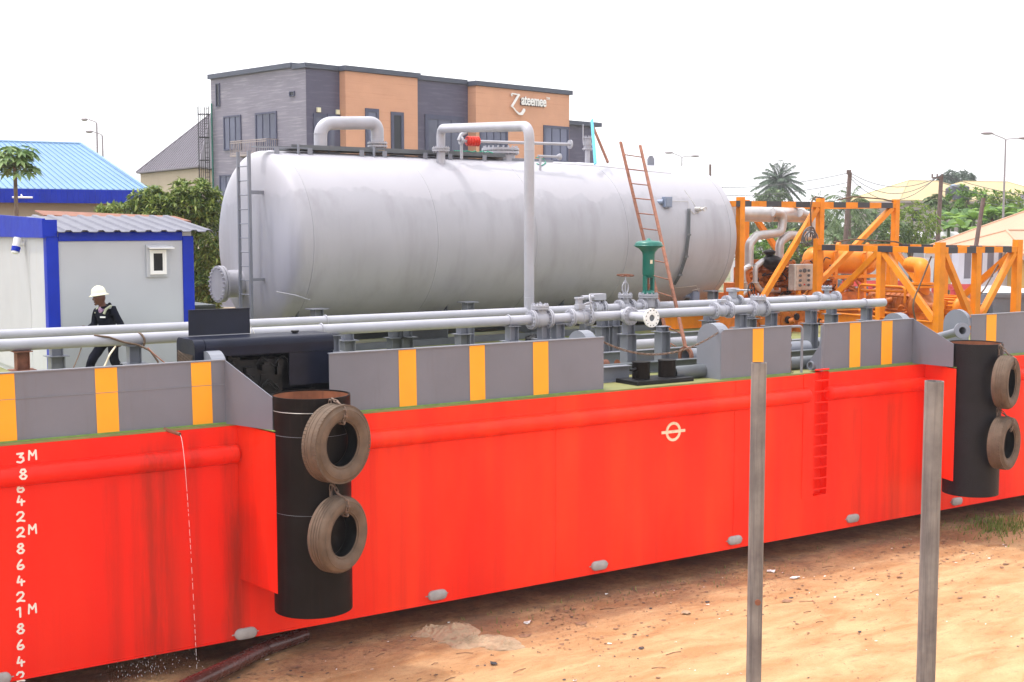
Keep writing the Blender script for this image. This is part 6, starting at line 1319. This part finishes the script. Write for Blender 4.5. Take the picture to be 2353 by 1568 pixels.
def papaya(c, D, r, label, seed, mat='leafp', name='papaya_tree'):
    random.seed(seed); b = V((c.x-.1, c.y, GZ)); o = empty(name, b, label, 'tree'); m = MB(); m.tube([b, b+(c-b)*.6+V((.05, 0, 0)), c], [.07, .06, .045], 10); m.build('trunk', M['bark'], o); m = MB(); st = MB()
    for i in range(44):
        q = 2.4*i; el = random.uniform(-.35, .95); d_ = V((math.cos(q)*math.cos(el), math.sin(q)*math.cos(el), math.sin(el))); e = c+d_*r*random.uniform(.55, 1)
        st.tube([c, (c+e)/2+V((0, 0, .06*r)), e], .012, 5); 
        for k in range(9): a_ = 2*PI*k/9; u_, v_, w_ = frame(V((d_.x*.5, d_.y*.5, .8))); leaf(m, e, u_*math.cos(a_)+v_*math.sin(a_)+V((0, 0, -.15)), r*random.uniform(.34, .5), r*.17, .15)
    st.build('stalks', M['leafn'], o); m.build('crown', M[mat], o)
papaya(T(34, 383, 33), 33, .68, 'papaya tree with lobed leaves in front of the blue roof', 4); papaya(T(2150, 470, 100), 100, 1.0, 'dark papaya tree before the grey block wall, left of the crossarm pole', 5, 'leafn')
def palm(c, Rf, nf, label, mat, seed, droop=.55, name='palm_tree', tr=.22, lw=.10, nl=26, emin=-.5):
    random.seed(seed); b = V((c.x, c.y, GZ)); o = empty(name, b, label, 'palm', 'palm trees'); m = MB(); m.tube([b, b+(c-b)*.5+V((.15, 0, 0)), c], [tr*1.3, tr, tr*.8], 12); m.build('trunk', M['bark'], o); m = MB()
    for i in range(nf):
        q = 2.399*i+random.uniform(-.2, .2); el = emin+(1.45-emin)*((i+.5)/nf); L_ = Rf*random.uniform(.85, 1.1); h_ = V((math.cos(q), math.sin(q), 0)); pts = []
        for k in range(nl+1): t = k/nl; pts.append(c+h_*L_*t*math.cos(el)+V((0, 0, L_*(t*math.sin(el)-droop*t*t*(.5+.5*math.cos(el))))))
        m.tube(pts[::3], .03*Rf/3, 4, False)
        for k in range(3, nl): 
            d_ = (pts[k+1]-pts[k]).normalized(); s_ = d_.cross(V((0, 0, 1))).normalized(); t = k/nl; ll = Rf*.24*math.sin(PI*min(1, .12+t*.88))**.6+.05
            for sg_ in (-1, 1): leaf(m, pts[k], s_*sg_+d_*.7+V((0, 0, -.35+random.uniform(-.25, .15))), ll*random.uniform(.8, 1.1), lw*Rf/3, .25)
    m.build('crown', M[mat], o)
palm(T(1791, 415, 210), 4.4, 40, 'tall dark oil palm standing alone against the sky', 'leafd', 8, .42, tr=.35, lw=.11, nl=46, emin=-.75)
palm(T(1951, 468, 96), 2.5, 20, 'ragged coconut palm behind the wooden pole', 'leafn', 9, .75, tr=.16, emin=-.7); palm(T(1880, 478, 110), 2.2, 16, 'smaller palm behind the middle post of the taller frame', 'leafn', 10, .6, tr=.15, emin=-.3); palm(T(1920, 545, 88), 2.0, 14, 'low young palm with drooping fronds below the coconut palm', 'leafn', 14, .7, tr=.14, emin=-.4)
def banana(c, h_, label, seed):
    random.seed(seed); b = V((c.x, c.y, GZ)); o = empty('banana_plant', b, label, 'banana plant', 'banana plants beyond the barge'); st = MB(); st.cyl(b, c, .16, .10, n=10); st.build('stem', M['leafn'], o); m = MB()
    for i in range(9):
        q = 2.4*i+random.random(); el = random.uniform(.35, 1.25); h2 = V((math.cos(q), math.sin(q), 0)); L_ = h_*random.uniform(.75, 1.1); pts = [c+h2*L_*t*math.cos(el)+V((0, 0, L_*(t*math.sin(el)-.55*t*t))) for t in [k/7 for k in range(8)]]
        s_ = h2.cross(V((0, 0, 1))); vs = []
        for k, p in enumerate(pts): w_ = L_*.15*math.sin(PI*(.08+.9*k/7))**.6; vs += [p-s_*w_-V((0, 0, w_*.35)), p, p+s_*w_-V((0, 0, w_*.35))]
        m.add(vs, [(3*k+j, 3*k+j+1, 3*k+j+4, 3*k+j+3) for k in range(7) for j in (0, 1)])
    m.build('crown', M['leafb'], o)
random.seed(77); bl = [(2172, 505, 98), (2190, 500, 95), (2206, 512, 92), (2222, 498, 96), (2238, 505, 90), (2256, 495, 94), (2272, 500, 90), (2290, 490, 94), (2310, 495, 90), (2330, 492, 92), (2345, 500, 88), (2180, 525, 88), (2215, 528, 86), (1800, 560, 82), (1770, 555, 84)]
ORD = ('leftmost', 'second', 'third', 'fourth', 'fifth', 'sixth', 'seventh', 'eighth', 'ninth', 'tenth', 'eleventh', 'twelfth', 'thirteenth', 'fourteenth', 'fifteenth', 'sixteenth', 'seventeenth', 'rightmost')
right_ = sorted(b_[0] for b_ in bl if b_[0] > 2000)
for i, (dx, dy, D) in enumerate(bl): banana(T(dx, dy, D), 1.9, ('%s banana plant from the left in the thicket right of the crossarm pole' % ORD[right_.index(dx)]) if dx > 2000 else ('banana plant right behind the exhaust pipes' if dx == 1800 else 'banana plant left of the others, seen under the exhaust pipes'), 100+i)
tree(T(2225, 470, 110), (2.6, 2, 1.5), 260, .5, .2, 'leafb', 'bright green bushy tree over the banana plants, right of the crossarm pole', 21, name='bushy_tree')
tree(T(2312, 470, 100), (1.6, 1.5, 1.0), 150, .45, .18, 'leafl', 'small yellow green tree by the tall street lamp', 22, name='bushy_tree')
tree(T(2095, 515, 80), (1.9, 1.6, 1.25), 420, .28, .10, 'leafl', 'light green rounded tree behind the right post of the taller frame', 23, name='bushy_tree')
tree(T(2050, 535, 78), (1.2, 1.4, .8), 200, .26, .10, 'leafn', 'dull green shrub left of the light green rounded tree', 24, name='shrub')
tree(T(2197, 420, 230), (3.3, 3, 1.9), 420, .8, .35, 'leafd', 'dark tree crown rising behind the cream roofs', 25, name='bushy_tree')
tree(T(1765, 575, 66), (2.2, 1.5, 1.0), 330, .3, .12, 'leafb', 'green bushes seen between the exhaust pipes of the engine', 26, name='shrub')
tree(T(1830, 570, 62), (1.3, 1.2, .8), 220, .28, .11, 'leafm', 'dark green shrub behind the right exhaust pipe', 27, name='shrub')
tree(T(1772, 462, 190), (2.6, 2, 1.6), 220, .7, .3, 'leafn', 'low tree at the foot of the tall oil palm', 28, name='bushy_tree')
for i, (dx, dy, D, lb) in enumerate(((1995, 530, 130, 'low green tree left of the cream roofed house'), (1850, 510, 160, 'distant low tree between the oil palm and the frame post'), (2330, 520, 105, 'green tree beyond the pale orange roof'), (1720, 520, 150, 'distant low tree behind the frame by the tank end'))):
    tree(T(dx, dy, D), (4.5, 3, 2.0), 420, .6, .26, 'leafn', lb, 40+i, name='bushy_tree')
m = MB(); random.seed(50)
for i in range(26): p = T(2040+i*7, 552, 86); bush(m, V((p.x, p.y, p.z-.3)), (.5, .6, .45), 16, .25, .1, 60+i)
tag(m.build('hedge', M['leafl'], origin=T(2130, 560, 86)*1.0-V((0, 0, 3))), 'trimmed light green hedge before the low white sheds', 'hedge')
m = MB()
for i in range(70):                                              # far belt of trees on the horizon, reads as one mass
    p = T(-200+i*42, 512, 300+40*math.sin(i*1.7)); bush(m, V((p.x, p.y, 3.2+1.3*noise.noise(V((i*.7, 0, 0))))), (8, 4, 3.6), 34, 1.5, .8, 200+i, per=6)
tag(m.build('far_tree_belt', M['leafn'], origin=T(1176, 515, 300)-V((0, 0, 5.8))), 'distant band of low green trees along the horizon', 'trees', kind='stuff')
m = MB(); random.seed(91)
for i in range(900):
    p = AZ(random.gauss(2300, 45), random.gauss(1212, 13), GZ); h_ = random.uniform(.04, .14); a_ = random.uniform(0, PI); s_ = V((math.cos(a_), math.sin(a_), 0))*.012; t_ = V((random.uniform(-.04, .04), random.uniform(-.04, .04), h_)); z_ = gh(p.x, p.y); p = V((p.x, p.y, z_)); m.add([p-s_, p+s_, p+t_], [(0, 1, 2)])
for i in range(260):
    x = random.uniform(10, 26); y = random.uniform(16.2, 17.2); p = V((x, y, gh(x, y))); h_ = random.uniform(.03, .10); s_ = V((.01, .004, 0)); m.add([p-s_, p+s_, p+V((random.uniform(-.03, .03), random.uniform(-.03, .03), h_))], [(0, 1, 2)])
tag(m.build('grass', M['grass'], origin=(20, 16, GZ)), 'sparse grass tufts growing on the sand near the hull bottom', 'grass', kind='stuff')

# ================================================================ FOREGROUND
for dx, dy, D, r, lb in ((1744, 834, 8.9, .0525, 'weathered grey steel post, the left one of the two in the foreground'), (2147, 876, 7.2, .052, 'weathered grey steel post, the right one of the two, leaning slightly')):
    t = PD(dx, dy, D); b = V((t.x, t.y, gh(t.x, t.y)-.3)) if dx < 2000 else V((t.x, t.y, gh(t.x, t.y)-.3)); m = MB(); m.pipe(b, t, r, r-.006, 32); root = empty('steel_post', b, lb, 'post', 'steel posts in the foreground'); m.build('tube', M['post'], root)
    m = MB(); m.cyl(t-V((0, 0, .05)), t-V((0, 0, .045)), r-.0065, n=24); m.build('inner_plug', M['rustin'], root)
    if dx < 2000: c = PD(1741, 1384, D-.05); m = MB(); m.cyl(c+FH*.02, c-FH*.012, .022, n=8); m.cyl(c, c-FH*.016, .010, n=8); m.build('bolt_nut', M['rust'], root)
# soaked hose under the hull, water running from the spout, drips
hp = [AZ(700, 1458, GZ+.12), AZ(610, 1490, GZ+.13), AZ(530, 1530, GZ+.14), AZ(440, 1572, GZ+.14), AZ(330, 1630, GZ+.12)]
m = MB(); m.tube(bend(hp, .6, 6), .11, 20); tag(m.build('hose', M['hose'], origin=hp[2]), 'thick soaked red brown hose lying on the ground under the hull corner', 'hose')
M['water'] = pmat('running_water', (.75, .77, .8), .15, spec=.8)
m = MB(); s0 = sp0+V((.10, -.22, -.04)); random.seed(6); zz = s0.z; tt = 0; pts = []
while zz > GZ+.22:
    tt = math.sqrt(max(0, (s0.z-zz)/4.9)); pts.append(V((s0.x+.10*tt, s0.y-.28*tt, zz))); zz -= .03
m.tube(pts[:26], [.0034-.00005*i for i in range(26)], 6)
k = 26
while k < len(pts)-2:
    L_ = random.choice((1, 2, 3)); m.tube([pts[k], pts[min(len(pts)-1, k+L_)]], [.003, .0022], 5); k += L_+random.choice((1, 1, 2))
for i in range(6): e = pts[-1]+V((random.gauss(0, .07), random.gauss(0, .05), abs(random.gauss(0, .05)))); m.ell(e, (.005,)*3, 5, 4)
tag(m.build('water_stream', M['water'], origin=pts[-1]), 'thin stream of water falling from the spout down to the soaked hose', 'water')
m = MB()
for i in range(110): 
    x = XA(random.gauss(318, 45), YH)+0; z = random.uniform(GZ+.05, -.01); p = V((x, YH+random.uniform(.0, .25), z)); m.ell(p, (.003, .003, random.uniform(.004, .016)), 5, 4)
tag(m.build('dripping_water', M['water'], origin=(5.0, 17.1, GZ)), 'scattered water drips falling from the hull bottom edge', 'water', kind='stuff')
# crumpled sacking heap
def cloth_lump(m, c, rx, ry, h_, seed, ang=0, n=64):
    vs = []; ca, sa = math.cos(ang), math.sin(ang)
    for j in range(n+1):
        for i in range(n+1):
            a_ = -1+2*i/n; b_ = -1+2*j/n; r_ = math.sqrt(a_*a_+b_*b_); e = 1+.35*noise.noise(V((math.atan2(b_, a_)*1.3, seed, 0))); x = a_*rx*e; y = b_*ry*e
            f = noise.noise(V((x*9+seed, y*5, 0))); g_ = abs(noise.noise(V((x*5, y*16+seed, 2)))); rd = 1-abs(noise.noise(V((x*6+y*3+seed, y*11-x*4, 1))))*2.4; rd2 = 1-abs(noise.noise(V((x*13-y*5, y*20+seed, 4))))*2.2; z = max(0, 1-r_)**.55*h_*(.5+.8*noise.noise(V((a_*1.6+seed, b_*1.6, 0)))+.3)+(.05*max(0, rd)**2+.016*max(0, rd2)**2)*(1.15-r_)+.01*f
            X, Y = c.x+x*ca-y*sa, c.y+x*sa+y*ca; vs.append((X, Y, gh(X, Y)+max(-.02, z)-.03*max(0, r_-.95)*3))
    m.add(vs, [(j*(n+1)+i, j*(n+1)+i+1, (j+1)*(n+1)+i+1, (j+1)*(n+1)+i) for j in range(n) for i in range(n) if math.hypot(-1+2*(i+.5)/n, -1+2*(j+.5)/n) < 1.02], True)
m = MB(); cloth_lump(m, AZ(1040, 1452, GZ), .44, .34, .08, 3.1, .2); cloth_lump(m, AZ(1100, 1478, GZ), .55, .30, .08, 7.7, -.5); cloth_lump(m, AZ(985, 1455, GZ), .32, .20, .07, 5.2, .3); cloth_lump(m, AZ(1160, 1492, GZ), .30, .16, .08, 9.4, -.7)
tag(m.build('sack_cloth', M['sack'], origin=AZ(1060, 1460, GZ)), 'crumpled dirty beige sacking heap on the sand', 'cloth')
# litter
def scrap(m, p, s_, th, seed):
    random.seed(seed); n = 6; a0 = random.random()*6; ring = [V((p.x+math.cos(a0+2*PI*i/n)*s_*random.uniform(.5, 1.2), p.y+math.sin(a0+2*PI*i/n)*s_*random.uniform(.4, .9), p.z+.006+random.uniform(0, th))) for i in range(n)]
    c = V((p.x, p.y, p.z+th)); m.add(ring+[c], [(i, (i+1) % n, n) for i in range(n)])
named = [(1827, 1322, .11, 'white', 'crumpled white plastic scrap right of the left grey post'), (1210, 1426, .07, 'plastic', 'small white paper scrap right of the sacking heap'), (1705+66, 1308, .07, 'plastic', 'flat pale scrap by the left grey post'), (1577, 1405, .10, 'sack', 'torn beige paper scrap on the open sand'), (1133, 1530, .07, 'litterd', 'flat dark grey scrap in front of the sacking heap')]
for i, (dx, dy, s_, mt_, lb) in enumerate(named):
    p = AZ(dx, dy, GZ+.05); p.z = gh(p.x, p.y); m = MB(); [scrap(m, p+V((random.uniform(-.03, .03), random.uniform(-.02, .02), 0)), s_, .04, 300+i*3+k) for k in range(2)]; tag(m.build('litter_scrap', M[mt_], origin=p), lb, 'litter')
for mt_, n_, sz, lb, sd in (('plastic', 130, .018, 'many tiny white paper bits strewn over the sand', 1), ('litterb', 1500, .020, 'many brown chips and bark bits strewn over the sand', 2), ('litterd', 800, .016, 'many small dark bits strewn over the sand', 3), ('rust', 90, .018, 'many small red brown bits strewn by the hull', 4)):
    random.seed(sd); m = MB(); pts = []
    while len(pts) < n_:
        y = 17.1-abs(random.gauss(0, 1.6)) if random.random() < .62 else random.uniform(9, 16); x = random.uniform(4, 26)
        if noise.noise(V((x*.8, y*.8, sd*.3))) > random.uniform(-.35, .2): pts.append(V((x, y, gh(x, y))))
    for i, p in enumerate(pts): scrap(m, p, sz*math.exp(random.gauss(0, .5)), .012, 1000*sd+i)
    tag(m.build('ground_litter', M[mt_], origin=(15, 15, GZ)), lb, 'litter', kind='stuff')
m = MB(); random.seed(9)
for i in range(26):
    x = random.uniform(8, 24); y = random.uniform(13.5, 17); a_ = random.uniform(-.6, .6); L_ = random.uniform(.08, .3); z = gh(x, y)+.008; m.tube([(x, y, z), (x+math.cos(a_)*L_*.5, y+math.sin(a_)*L_*.5, z+.012), (x+math.cos(a_)*L_, y+math.sin(a_)*L_, z)], .006, 5)
tag(m.build('twigs', M['litterb'], origin=(15, 15, GZ)), 'thin twigs scattered on the sand beside the hull', 'twigs', kind='stuff')

# ---- thin warm haze: a closed box round everything, sky outside it
M['air'] = bpy.data.materials.new('haze_air'); M['air'].use_nodes = True; t_ = M['air'].node_tree; t_.nodes.remove(t_.nodes['Principled BSDF'])
v_ = t_.nodes.new('ShaderNodeVolumePrincipled'); v_.inputs['Color'].default_value = (.95, .96, 1, 1); v_.inputs['Density'].default_value = .00045; t_.links.new(v_.outputs[0], t_.nodes['Material Output'].inputs['Volume'])
m = MB(); m.box((-320, -60, GZ-2), (420, 480, 48)); hz_ = m.build('haze', M['air']); hz_['kind'] = 'stuff'; hz_['label'] = 'thin pale haze in the air over the yard and trees'
